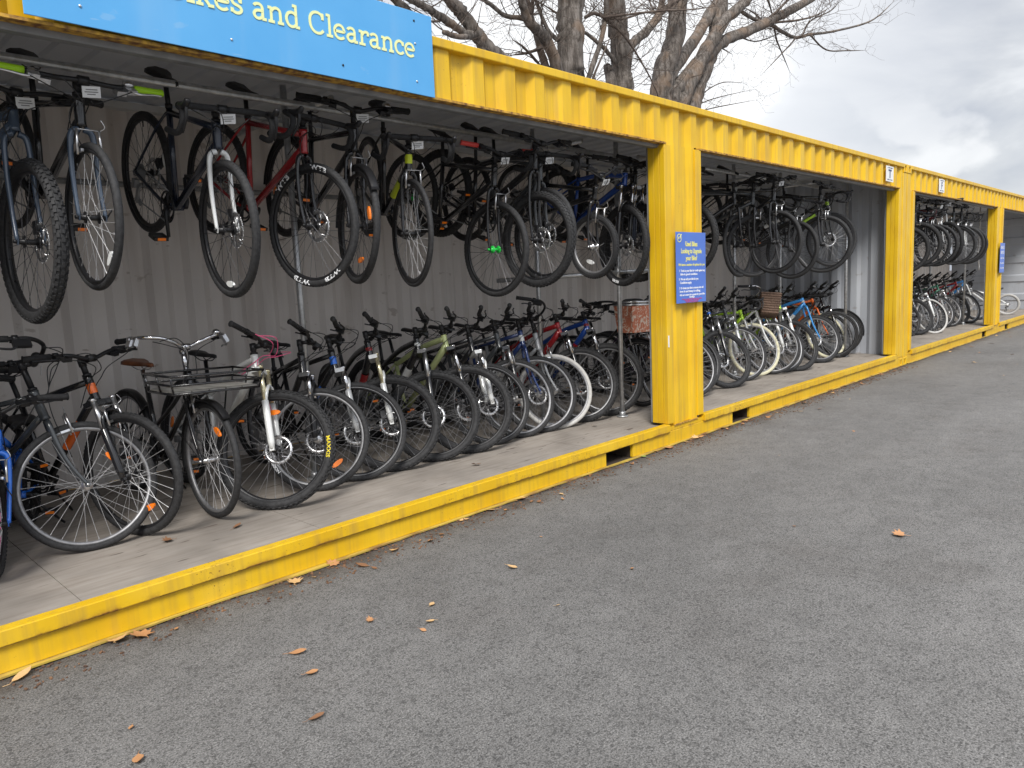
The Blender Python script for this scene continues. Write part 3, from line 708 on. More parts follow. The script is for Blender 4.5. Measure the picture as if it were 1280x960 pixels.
def w_reflector():
    b = MB()
    n = 14
    pts = [(cos(2 * pi * k / n) * .042, sin(2 * pi * k / n) * .016) for k in range(n)]
    V = [(p[0], y, p[1]) for y in (-.006, .006) for p in pts]
    return b.add(V, [tuple(range(n)), tuple(range(2 * n - 1, n - 1, -1))] + [(k, k + n, (k + 1) % n + n, (k + 1) % n) for k in range(n)], False)
def wheel(name, t, par, mw, S, front):
    hub = link(name, cached(('hub',), w_hub), S.get('hubm', ALU if S['rim'] is RIMA else BLKM), par, mw)
    link('tyre', cached(('tyre', t), lambda: w_tyre(t)), S['ty'], hub)
    link('rim', cached(('rim', t, S.get('deep', 0)), lambda: w_rim(t, S.get('deep', 0))), S['rim'], hub)
    if S.get('edge'): link('rim_highlight', cached(('rim_highlight', t), lambda: w_highlight(t)), RIMA, hub)
    link('spokes', cached(('spokes', t), lambda: w_spokes(t)), S['spk'], hub, kind='stuff')
    if S['disc']: link('brake_disc', cached(('brake_disc',), w_rotor), ALU, hub)
    if not front: link('sprockets', cached(('sprockets',), w_cass), STEELG, hub)
    for (rad, ang, m) in S['refl'] if front else S['refl'][:1]:
        a = radians(ang); rr = TY[t]['R'] * rad
        link('wheel_reflector', cached(('wheel_reflector',), w_reflector), m, hub, Matrix.Translation((rr * cos(a), 0, rr * sin(a))) @ Matrix.Rotation(-a + pi / 2, 4, 'Y'))
    return hub
def f_frame(t, style):
    k = K(t); b = MB(); g = k['g']; u, n, Cc, Hh, bb, ST = k['u'], k['n'], k['C'], k['H'], k['bb'], k['ST']
    big = t in ('mtb', 'mtb29')
    hr = .023; b.tube([Cc + u * .006, Cc + u * .02, Hh - u * .02, Hh - u * .004], [hr + .003, hr, hr, hr + .003], 14)
    dr = .026 if big else .021 if t != 'city' else .017; tr = .021 if big else .017 if t != 'city' else .014
    b.tube([Cc + u * .035, Cc + u * .035 + (bb - Cc) * .12 + n * (.012 if big else 0), bb + A([.02, 0, .012])], [dr, dr * 1.05, dr * .95], 12)
    if style == 'step':
        lo_ = bb + k['sd'] * .20
        b.tube(sp([Cc + u * (g['ht'] - .03), Cc + (lo_ - Cc) * .45 + A([0, 0, .06]), lo_]), tr, 10)
    elif big:
        e = ST - k['sd'] * .03
        b.tube(sp([Hh - u * .03, Hh + (e - Hh) * .5 + A([0, 0, .012]), e]), [tr * 1.1] * 6 + [tr] * 6 + [tr * .8], 12)
    else:
        b.tube([Hh - u * .03, ST - k['sd'] * .025], tr, 12)
    b.tube([bb, ST], .0165, 12)
    b.tube([bb + A([0, -.036, 0]), bb + A([0, .036, 0])], .021, 14)
    ax = A([0, 0, g['R']])
    for s in (-1, 1):
        d = A([0, s * .066, 0])
        b.tube(sp([bb + A([-.01, s * .02, 0]), bb + A([-.09, s * .045, .005]), ax + d + A([.02, 0, 0]), ax + d], 4), .010, 8)
        top = ST - k['sd'] * .03 if style != 'step' else bb + k['sd'] * (g['sh'] * .55)
        b.tube(sp([top + A([-.01, s * .012, 0]), top + (ax - top) * .25 + A([0, s * .04, 0]), ax + d + A([0, 0, .015])], 4), .0075, 8)
        b.obox(ax + d, ((1, 0, 0), (0, 1, 0), (0, 0, 1)), .018, .003, .018)

    return b
def f_decal(t, part):
    k = K(t); b = MB(); Cc, bb, u = k['C'], k['bb'], k['u']
    big = t in ('mtb', 'mtb29'); dr = (.026 if big else .021 if t != 'city' else .017) * 1.06 + .0012
    a = Cc + u * .035; d = (bb + A([.02, 0, .012])) - a
    if part == 0: b.tube([a + d * .30 + (k['n'] * .009 if big else 0), a + d * .62 + (k['n'] * .005 if big else 0)], dr, 12, False)
    else: b.tube([Cc + u * .05, Cc + u * (k['g']['ht'] - .045)], .0242, 12, False)
    return b
def f_fork(t, susp):
    k = K(t); b = MB(); u, n, F, Cc = k['u'], k['n'], k['F'], k['C']; R, tw = k['g']['R'], k['g']['tw']
    sy = A([0, 1, 0])
    if susp:
        off = n * k['g']['rake']; top = Cc + off * .8; yo = .062
        b.obox(Cc - u * .010 + off * .4, (n, sy, u), .030, .082, .014)
        for s in (-1, 1):
            lo_ = F + sy * s * yo
            b.tube([lo_ - u * .005, lo_ + u * .04, lo_ + u * (R * .80), lo_ + u * (R * .80 + .005)], [.016, .021, .022, .019], 12)
            b.obox(lo_, (n, sy, u), .014, .010, .018)
        L_ = F + u * (R * .80); h_ = R + .032
        b.tube(sp([L_ + sy * yo - u * .02, L_ + sy * yo * .97 + u * (h_ - R * .80) * .6 + n * .02, F + u * h_ + n * .02, L_ - sy * yo * .97 + u * (h_ - R * .80) * .6 + n * .02, L_ - sy * yo - u * .02], 4), .011, 8)
    else:
        yo = .052 if tw > .03 else .048
        for s in (-1, 1):
            c0 = Cc - u * .005 + sy * s * .012; c1 = Cc - u * .03 + sy * s * yo * .85; c2 = Cc - u * .14 + sy * s * yo; c3 = Cc - u * (k['g']['a2c'] * .66) + sy * s * yo * 1.02 + n * k['g']['rake'] * .25; c4 = F + sy * s * .056
            P_ = sp([c0, c1, c2, c3, c4], 5); m = len(P_)
            b.tube(P_, [.016 - .007 * (i / (m - 1)) for i in range(m)], 10)
            b.obox(c4, ((1, 0, 0), (0, 1, 0), (0, 0, 1)), .010, .003, .013)
    return b
def f_stanch(t):
    k = K(t); b = MB(); u, n, F = k['u'], k['n'], k['F']
    for s in (-1, 1):
        p = F + A([0, s * .062, 0]); b.tube([p + u * (k['g']['R'] * .80), p + u * (k['g']['a2c'] - .004)], .0155, 12); b.tube([p + u * (k['g']['a2c'] - .004), p + u * (k['g']['a2c'] + .012)], .018, 12)
    return b
def f_stem(t):
    k = K(t); b = MB(); u = k['u']
    b.tube([k['H'], k['H'] + u * .012], .024, 14); b.tube([k['H'] + u * .012, k['S'] + u * .012], .016, 12); b.tube([k['S'] - u * .022, k['S'] + u * .022], .020, 12)
    B0 = k['B'] - A([0, 0, k['g']['br']]); b.tube([k['S'], B0], [.016, .015], 10); b.tube([B0 - A([0, .022, 0]), B0 + A([0, .022, 0])], .021, 12)
    return b
def barpath(t):
    k = K(t); g = k['g']; B = k['B']; z = A([0, 0, g['br']]); bh = g['bh']; sw = g['sw']
    if t in ('road', 'grav'):
        r = lambda s: [B + A([0, s * .06, 0]), B + A([0, s * (bh - .03), 0]), B + A([.03, s * bh, 0]), B + A([.075, s * bh, -.01]), B + A([.095, s * (bh + .003), -.05]), B + A([.075, s * (bh + .01), -.105]), B + A([.03, s * (bh + .015), -.125]), B + A([-.05, s * (bh + .02), -.13])]
        return sp(r(-1)[::-1] + r(1), 4)
    if t == 'city':
        r = lambda s: [B - z + A([.0, s * .02, 0]), B + A([.03, s * .08, -.02]), B + A([.03, s * .16, .01]), B + A([-.03, s * (bh - .04), .015]), B + A([-.12, s * (bh - .01), 0]), B + A([-sw - .05, s * bh, -.01])]
        return sp(r(-1)[::-1] + r(1), 4)
    r = lambda s: [B - z + A([0, s * .03, 0]), B + A([-.005, s * .12, -.004]), B + A([-sw * .7, s * (bh - .10), 0]), B + A([-sw, s * bh, 0]), B + A([-sw - .01, s * (bh + .03), 0])]
    return sp(r(-1)[::-1] + r(1), 4)
def f_bar(t): return MB().tube(barpath(t), .0115 if t != 'city' else .011, 10)
def f_grip(t, s):
    P_ = barpath(t); P_ = P_ if s < 0 else P_[::-1]; b = MB(); out = [P_[0]]; d = 0; Lg = .13 if t not in ('road', 'grav') else .46
    for i in range(1, len(P_)):
        d += np.linalg.norm(P_[i] - P_[i - 1]); out.append(P_[i])
        if d > Lg: break
    m = len(out); b.tube(out, [.0165 if t not in ('road', 'grav') else .0155] * m, 12)
    if t not in ('road', 'grav'): b.tube([out[0], out[0] + (out[0] - out[1]) / np.linalg.norm(out[0] - out[1]) * .004], .019, 12)
    return b
def f_lever(t, s):
    k = K(t); B = k['B']; g = k['g']; b = MB()
    if t in ('road', 'grav'):
        h = B + A([.075, s * g['bh'], .005])
        b.tube(sp([h + A([-.03, 0, .002]), h + A([.03, 0, .012]), h + A([.055, 0, .035]), h + A([.06, 0, .05])], 3), [.015, .016, .017, .017, .017, .016, .015, .014, .013, .008], 10)
        b.tube(sp([h + A([.045, 0, .02]), h + A([.06, s * .004, -.04]), h + A([.04, s * .01, -.11])], 4), [.009] * 4 + [.007] * 4 + [.005], 8)
    else:
        P_ = barpath(t); P_ = P_ if s < 0 else P_[::-1]
        d = 0
        for i in range(1, len(P_)):
            d += np.linalg.norm(P_[i] - P_[i - 1])
            if d > .155: break
        p = P_[i]; tan = P_[i - 1] - P_[i + 1]; tan /= np.linalg.norm(tan)
        fw = A([1., 0, -.25]); fw -= tan * (fw @ tan); fw /= np.linalg.norm(fw)
        b.tube([p - tan * .012, p + tan * .012], .019, 10)
        b.obox(p + fw * .030 - tan * .005, (tan, fw, np.cross(tan, fw)), .022, .022, .011)
        b.tube(sp([p + fw * .045, p + fw * .062 + tan * .03, p + fw * .052 + tan * .09, p + fw * .058 + tan * .13], 3), [.007] * 3 + [.006] * 3 + [.005] * 3 + [.006], 7)
        b.obox(p - tan * .045 + fw * .01 - A([0, 0, .016]), (tan, fw, np.cross(tan, fw)), .022, .024, .011)
        b.tube([p - tan * .05 + A([-.02, 0, -.02]), p - tan * .03 + A([-.05, 0, -.022])], .005, 6)
    return b
def f_cables(t, susp=True):
    k = K(t); B, Hh, F, Cc, u, n = k['B'], k['H'], k['F'], k['C'], k['u'], k['n']; g = k['g']; b = MB(); bh = g['bh'] * .55
    for i, s in enumerate((-1, 1, -1)):
        st = B + A([.03, s * (bh + .02 * i), -.01])
        if i == 0: e = [Cc + n * .03 + A([0, s * .05, 0]), F + u * (g['R'] * .5) + A([0, .07, 0])]
        else: e = [Hh - u * .06 + A([0, s * .03, 0]), Cc + A([-.10, s * .022, -.03])]
        b.tube(sp([st, st + A([.09, -s * .06, .015 - .02 * i]), B + A([.10 - .02 * i, s * .03, -.08]), Hh + n * .06 - u * .03 + A([0, s * .03, 0])] + e, 6), .0026, 5)
    return b
def f_saddle(t, wide=0):
    k = K(t); c = k['sad']; b = MB(); xs = np.linspace(-.14, .145, 13); V = []
    for x in xs:
        q = (x + .14) / .285; wd = (.072 + .018 * wide) * (1 - min(1, max(0, (q - .12) / .5)) ** 1.1 * .76); wd *= sqrt(max(.05, 1 - max(0, (.10 - q) / .10) ** 2)); wd *= sqrt(max(.08, 1 - max(0, (q - .93) / .07) ** 2))
        zt = .010 * (1 - q) ** 2 * 2 - .004 * sin(q * pi) - max(0, q - .85) * .06; th = .030 + .012 * (1 - q)
        for (a_, z_) in ((-1, -th * .8), (-.97, -th * .35), (-.72, -.003), (-.2, -.001), (.2, -.001), (.72, -.003), (.97, -th * .35), (1, -th * .8), (.5, -th * .62), (-.5, -th * .62)):
            V.append(c + A([x, a_ * wd, zt + z_]))
    m = 10; F = [(i * m + j, i * m + (j + 1) % m, (i + 1) * m + (j + 1) % m, (i + 1) * m + j) for i in range(12) for j in range(m)] + [tuple(range(m))[::-1], tuple(12 * m + j for j in range(m))]
    b.add(V, F); return b
def f_post(t):
    k = K(t); b = MB(); c = k['sad']; b.tube([k['ST'] - k['sd'] * .02, c - A([0, 0, .055])], .0136, 12); b.tube([k['ST'] - k['sd'] * .004, k['ST'] + k['sd'] * .02], .0195, 12)
    for s in (-1, 1): b.tube(sp([c + A([-.10, s * .03, -.026]), c + A([-.03, s * .022, -.05]), c + A([.05, s * .022, -.048]), c + A([.115, s * .01, -.022])], 3), .0035, 6)
    return b
def f_crank(t, ang):
    k = K(t); bb = k['bb']; b = MB(); r = .075 if t not in ('road', 'grav') else .09; y = -.052
    b.ring([(r, y - .002), (r, y + .002), (r - .012, y + .002), (r - .012, y - .002)], 32, c=tuple(bb)); b.ring([(r * .75, y + .006), (r * .75, y + .009), (r * .75 - .01, y + .009), (r * .75 - .01, y + .006)], 24, c=tuple(bb))
    for j in range(4 if t[0] == 'm' else 5):
        q = ang + 2 * pi * j / (4 if t[0] == 'm' else 5); b.tube([bb + A([0, y, 0]), bb + A([cos(q) * (r - .008), y, sin(q) * (r - .008)])], .006, 6)
    for s in (-1, 1):
        q = ang + (pi if s > 0 else 0); e = bb + A([cos(q) * .17, s * .078, sin(q) * .17])
        b.tube([bb + A([0, s * .050, 0]), bb + A([cos(q) * .03, s * .066, sin(q) * .03]), e], [.016, .012, .010], 8)
    b.tube([bb + A([0, -.07, 0]), bb + A([0, .06, 0])], .011, 10)
    return b
def f_pedal(t, ang, s):
    k = K(t); q = ang + (pi if s > 0 else 0); e = k['bb'] + A([cos(q) * .17, s * .078, sin(q) * .17]); b = MB()
    b.tube([e, e + A([0, s * .09, 0])], .007, 6)
    c = e + A([0, s * .055, 0])
    for dx in (-.036, .036): b.obox(c + A([dx, 0, 0]), ((1, 0, 0), (0, 1, 0), (0, 0, 1)), .007, .038, .010)
    for dy in (-.036, .036): b.obox(c + A([0, dy, 0]), ((1, 0, 0), (0, 1, 0), (0, 0, 1)), .0285, .004, .009)
    return b
def f_pedref(t, ang, s):
    k = K(t); q = ang + (pi if s > 0 else 0); c = k['bb'] + A([cos(q) * .17, s * .133, sin(q) * .17]); b = MB()
    for dx in (-.0435, .0435): b.obox(c + A([dx, 0, 0]), ((1, 0, 0), (0, 1, 0), (0, 0, 1)), .0015, .022, .008)
    return b
def f_chain(t):
    k = K(t); bb = k['bb']; R = k['g']['R']; r = .075 if t not in ('road', 'grav') else .09; y = -.05
    b = MB(); b.tube([bb + A([0, y, r]), A([0, y + .004, R + .045])], .0045, 5)
    low = A([.03, y, R - .16]); b.tube([bb + A([-.01, y, -r]), low, A([.02, y, R - .09]), A([-.02, y, R - .045])], .0045, 5)
    b.obox(A([.025, y - .008, R - .12]), ((.3, 0, 1), (0, 1, 0), (1, 0, -.3)), .055, .006, .014); b.obox(A([.0, y - .012, R - .06]), ((1, 0, 0), (0, 1, 0), (0, 0, 1)), .022, .014, .022)
    b.ring([(.022, -.003), (.022, .003), (.006, .003), (.006, -.003)], 12, c=(.045, y, R - .165))
    return b
def f_caliper(t, front):
    k = K(t); b = MB()
    if front: c = k['F'] + k['u'] * .078 - k['n'] * .045 + A([0, .048, 0]); b.obox(c, (k['n'], (0, 1, 0), k['u']), .020, .016, .030)
    else: c = A([.06, .045, k['g']['R'] + .075]); b.obox(c, ((1, 0, 1), (0, 1, 0), (-1, 0, 1)), .020, .014, .026)
    return b
def f_vbrake(t):
    k = K(t); b = MB(); u, n, F = k['u'], k['n'], k['F']; R = k['g']['R']
    for s in (-1, 1):
        p = F + u * (R - .04) + n * .035 + A([0, s * .050, 0]); b.tube([p - u * .02, p + u * .09 - A([0, s * .004, 0])], .0065, 6); b.obox(p + u * .0 - A([0, s * .018, 0]) - n * .02, (n, (0, 1, 0), u), .03, .006, .006)
    p = F + u * (R + .05) + n * .035; b.tube([p + A([0, -.05, 0]), p + A([0, .05, 0])], .003, 5)
    b.tube(sp([p + A([0, .05, 0]), p + A([.01, .066, .02]), p + A([.0, .05, .05])], 4), .0028, 5)
    return b
def f_guard(t, front):
    k = K(t); g = k['g']; R = g['R'] + .014; w_ = g['tw'] * .5 + .008; b = MB()
    c = tuple(k['F']) if front else (0, 0, g['R'])
    a0, a1 = (radians(48), radians(196)) if front else (radians(8), radians(190))
    prof = [(R - .012, -w_), (R, -w_ * .75), (R + .004, 0), (R, w_ * .75), (R - .012, w_), (R - .001, w_ * .7), (R + .001, 0), (R - .001, -w_ * .7)]
    b.ring(prof, 36, a0, a1, c)
    for s in (-1, 1):
        for a in ((160,) if front else (30, 80)):
            q = radians(a); b.tube([A(c) + A([cos(q) * (R - .005), s * w_, sin(q) * (R - .005)]), A(c) + A([0, s * .06, 0])], .0022, 5)
    return b
def f_kick(t):
    k = K(t); b = MB(); p = k['bb'] + A([-.06, .03, -.02]); b.tube([p, p + A([-.04, .17, -.235 if t != 'kid' else -.19])], .007, 7); return b
def f_reararack(t):
    g = TY[t]; b = MB(); z = g['R'] * 2 + .03
    for s in (-1, 1):
        b.tube(sp([A([.20, s * .03, z]), A([.12, s * .055, z]), A([-.20, s * .055, z]), A([-.23, 0, z])], 4), .005, 6)
        for x in (-.12, .02): b.tube([A([x, s * .055, z]), A([0, s * .068, g['R'] + .02])], .0045, 6)
    for x in (-.14, -.06, .02, .1): b.tube([A([x, -.055, z]), A([x, .055, z])], .004, 6)
    return b
def f_tag(t, side=0):
    k = K(t); b = MB(); c = k['S'] + k['n'] * .045 + A([.045, .03 + side, -.03]); b.obox(c, ((0, 1, .12), (0, -.12, 1), (1, 0, .15)), .038, .024, .0006); b.tube([c + A([0, -.03, .028]), k['S'] + A([.02, 0, .0])], .0012, 4); return b
def f_tagtext(t):
    k = K(t); b = MB(); c = k['S'] + k['n'] * .045 + A([.045, .03, -.03]); e = A([1, 0, .15]) / np.linalg.norm([1, 0, .15])
    for i, (w_, oz) in enumerate(((.024, .010), (.028, 0), (.017, -.010))): b.obox(c + A([0, 0, oz]) + e * .0012, ((0, 1, .12), (0, -.12, 1), (1, 0, .15)), w_, .0022, .0004)
    return b
def f_bell(t):
    k = K(t); b = MB(); p = barpath(t)[len(barpath(t)) * 3 // 4]; b.tube([p + A([0, 0, .01]), p + A([0, 0, .018]), p + A([0, 0, .03]), p + A([0, 0, .036])], [.026, .027, .02, .006], 14); return b
def f_wheel_text(t, body, start, size, wide=1.15):
    g = TY[t]; v, f = text_mesh(body, size, .0005, 'LEFT', .0008); Rm = g['R'] - g['tw'] * .62; V = []
    for (x, y, z) in v:
        a = start - x * wide / Rm; r = Rm + y - size * .3
        V.append((r * cos(a), g['tw'] * .5 * sqrt(max(.2, 1 - ((r - (g['R'] - g['tw'] * .5)) / (g['tw'] * .5)) ** 2)) + .0022 + z, r * sin(a)))
    b = MB(); b.add([(p[0], -p[1], p[2]) for p in V], f, False)      # right-hand side face
    return b
def front_xf(t, steer, extra=None):
    k = K(t); T_ = Matrix.Translation(Vector(k['C'])); R_ = Matrix.Rotation(steer, 4, Vector(k['u']))
    return T_ @ R_ @ T_.inverted()
def bicycle(name, t, pose, st, label, group, cat='bicycle', **S):
    """S: fr frame paint, fk fork paint, susp, ty, rim, disc, guard, grip, refl ..."""
    x, y, z, yaw, pit, ln, steer = pose
    rng = random.Random(int(abs(x * 1000 + y * 7777 + z * 31)))
    S.setdefault('ty', RUB); S.setdefault('rim', BLKM); S.setdefault('spk', SPK); S.setdefault('disc', False); S.setdefault('refl', [])
    root = empty(name, label, cat, group, (x, y, z), (-ln, pit, yaw))
    k = K(t); X = front_xf(t, steer); ang = S.get('crank', rng.uniform(0, 2 * pi))
    fr = link('frame', cached(('frame', t, st), lambda: f_frame(t, st)), S['fr'], root)
    if S.get('dec'):
        for pt_ in (0, 1): link('decal', cached(('decal', t, pt_), lambda: f_decal(t, pt_)), S['dec'], fr)
    susp = S.get('susp', False)
    fk = link('fork', cached(('fork', t, susp), lambda: f_fork(t, susp)), S.get('fk', BLK), root, X)
    if susp: link('stanchions', cached(('stanchions', t), lambda: f_stanch(t)), S.get('stan', CHR), fk)
    if S['disc']: link('brake_caliper', cached(('brake_caliper', t, 1), lambda: f_caliper(t, 1)), BLKM, fk); link('brake_caliper', cached(('brake_caliper', t, 0), lambda: f_caliper(t, 0)), BLKM, root)
    else: link('rim_brake', cached(('rim_brake', t), lambda: f_vbrake(t)), S.get('brk', ALU), fk)
    fw = wheel('front_wheel', t, root, X @ Matrix.Translation(Vector(k['F'])) @ Matrix.Rotation(S.get('spin', rng.uniform(0, 6)), 4, 'Y'), S, True)
    wheel('rear_wheel', t, root, Matrix.Translation((0, 0, k['g']['R'])) @ Matrix.Rotation(rng.uniform(0, 6), 4, 'Y'), S, False)
    link('stem', cached(('stem', t), lambda: f_stem(t)), S.get('stem', BLKM), root, X)
    hb = link('handlebar', cached(('handlebar', t), lambda: f_bar(t)), S.get('bar', BLKM), root, X)
    for s in (-1, 1):
        link('grip', cached(('grip', t, s), lambda: f_grip(t, s)), S.get('grip', GRIPB), hb)
        link('brake_lever', cached(('brake_lever', t, s), lambda: f_lever(t, s)), S.get('lev', BLKM), hb)
    link('cables', cached(('cables', t), lambda: f_cables(t)), S.get('cab', PLB), root, X)
    link('saddle', cached(('saddle', t, S.get('wide', 0)), lambda: f_saddle(t, S.get('wide', 0))), S.get('sadm', SADM), root)
    link('seat_post', cached(('seat_post', t), lambda: f_post(t)), S.get('post', BLKM), root)
    a_ = round(ang, 1)
    ck = link('crankset', cached(('crankset', t, a_), lambda: f_crank(t, a_)), S.get('ckm', BLKM), root)
    for s in (-1, 1):
        pd = link('pedal', cached(('pedal', t, a_, s), lambda: f_pedal(t, a_, s)), PLB, ck)
        if not S.get('nopedref'): link('pedal_reflector', cached(('pedal_reflector', t, a_, s), lambda: f_pedref(t, a_, s)), ORG, ck)
    link('chain', cached(('chain', t), lambda: f_chain(t)), STEELG, root)
    if S.get('guard'):
        link('mudguard', cached(('mudguard', t, 1), lambda: f_guard(t, True)), S.get('gm', BLKM), root, X); link('mudguard', cached(('mudguard', t, 0), lambda: f_guard(t, False)), S.get('gm', BLKM), root)
    if S.get('kick', z < .5): link('kickstand', cached(('kickstand', t), lambda: f_kick(t)), BLKM, root)
    if S.get('rrack'): link('rear_rack', cached(('rear_rack', t), lambda: f_reararack(t)), BLKM, root)
    if S.get('tag'):
        tg_ = link('price_tag', cached(('price_tag', t), lambda: f_tag(t)), TAGM, root, X); link('tag_writing', cached(('tag_writing', t), lambda: f_tagtext(t)), STEELG, tg_)
    if S.get('bell'): link('bell', cached(('bell', t), lambda: f_bell(t)), S['bell'], hb)
    if S.get('wtext'):
        for (body, stt, sz, m, wd) in S['wtext']: link('tyre_lettering', f_wheel_text(t, body, stt, sz, wd), m, fw)
    return root, X, fw
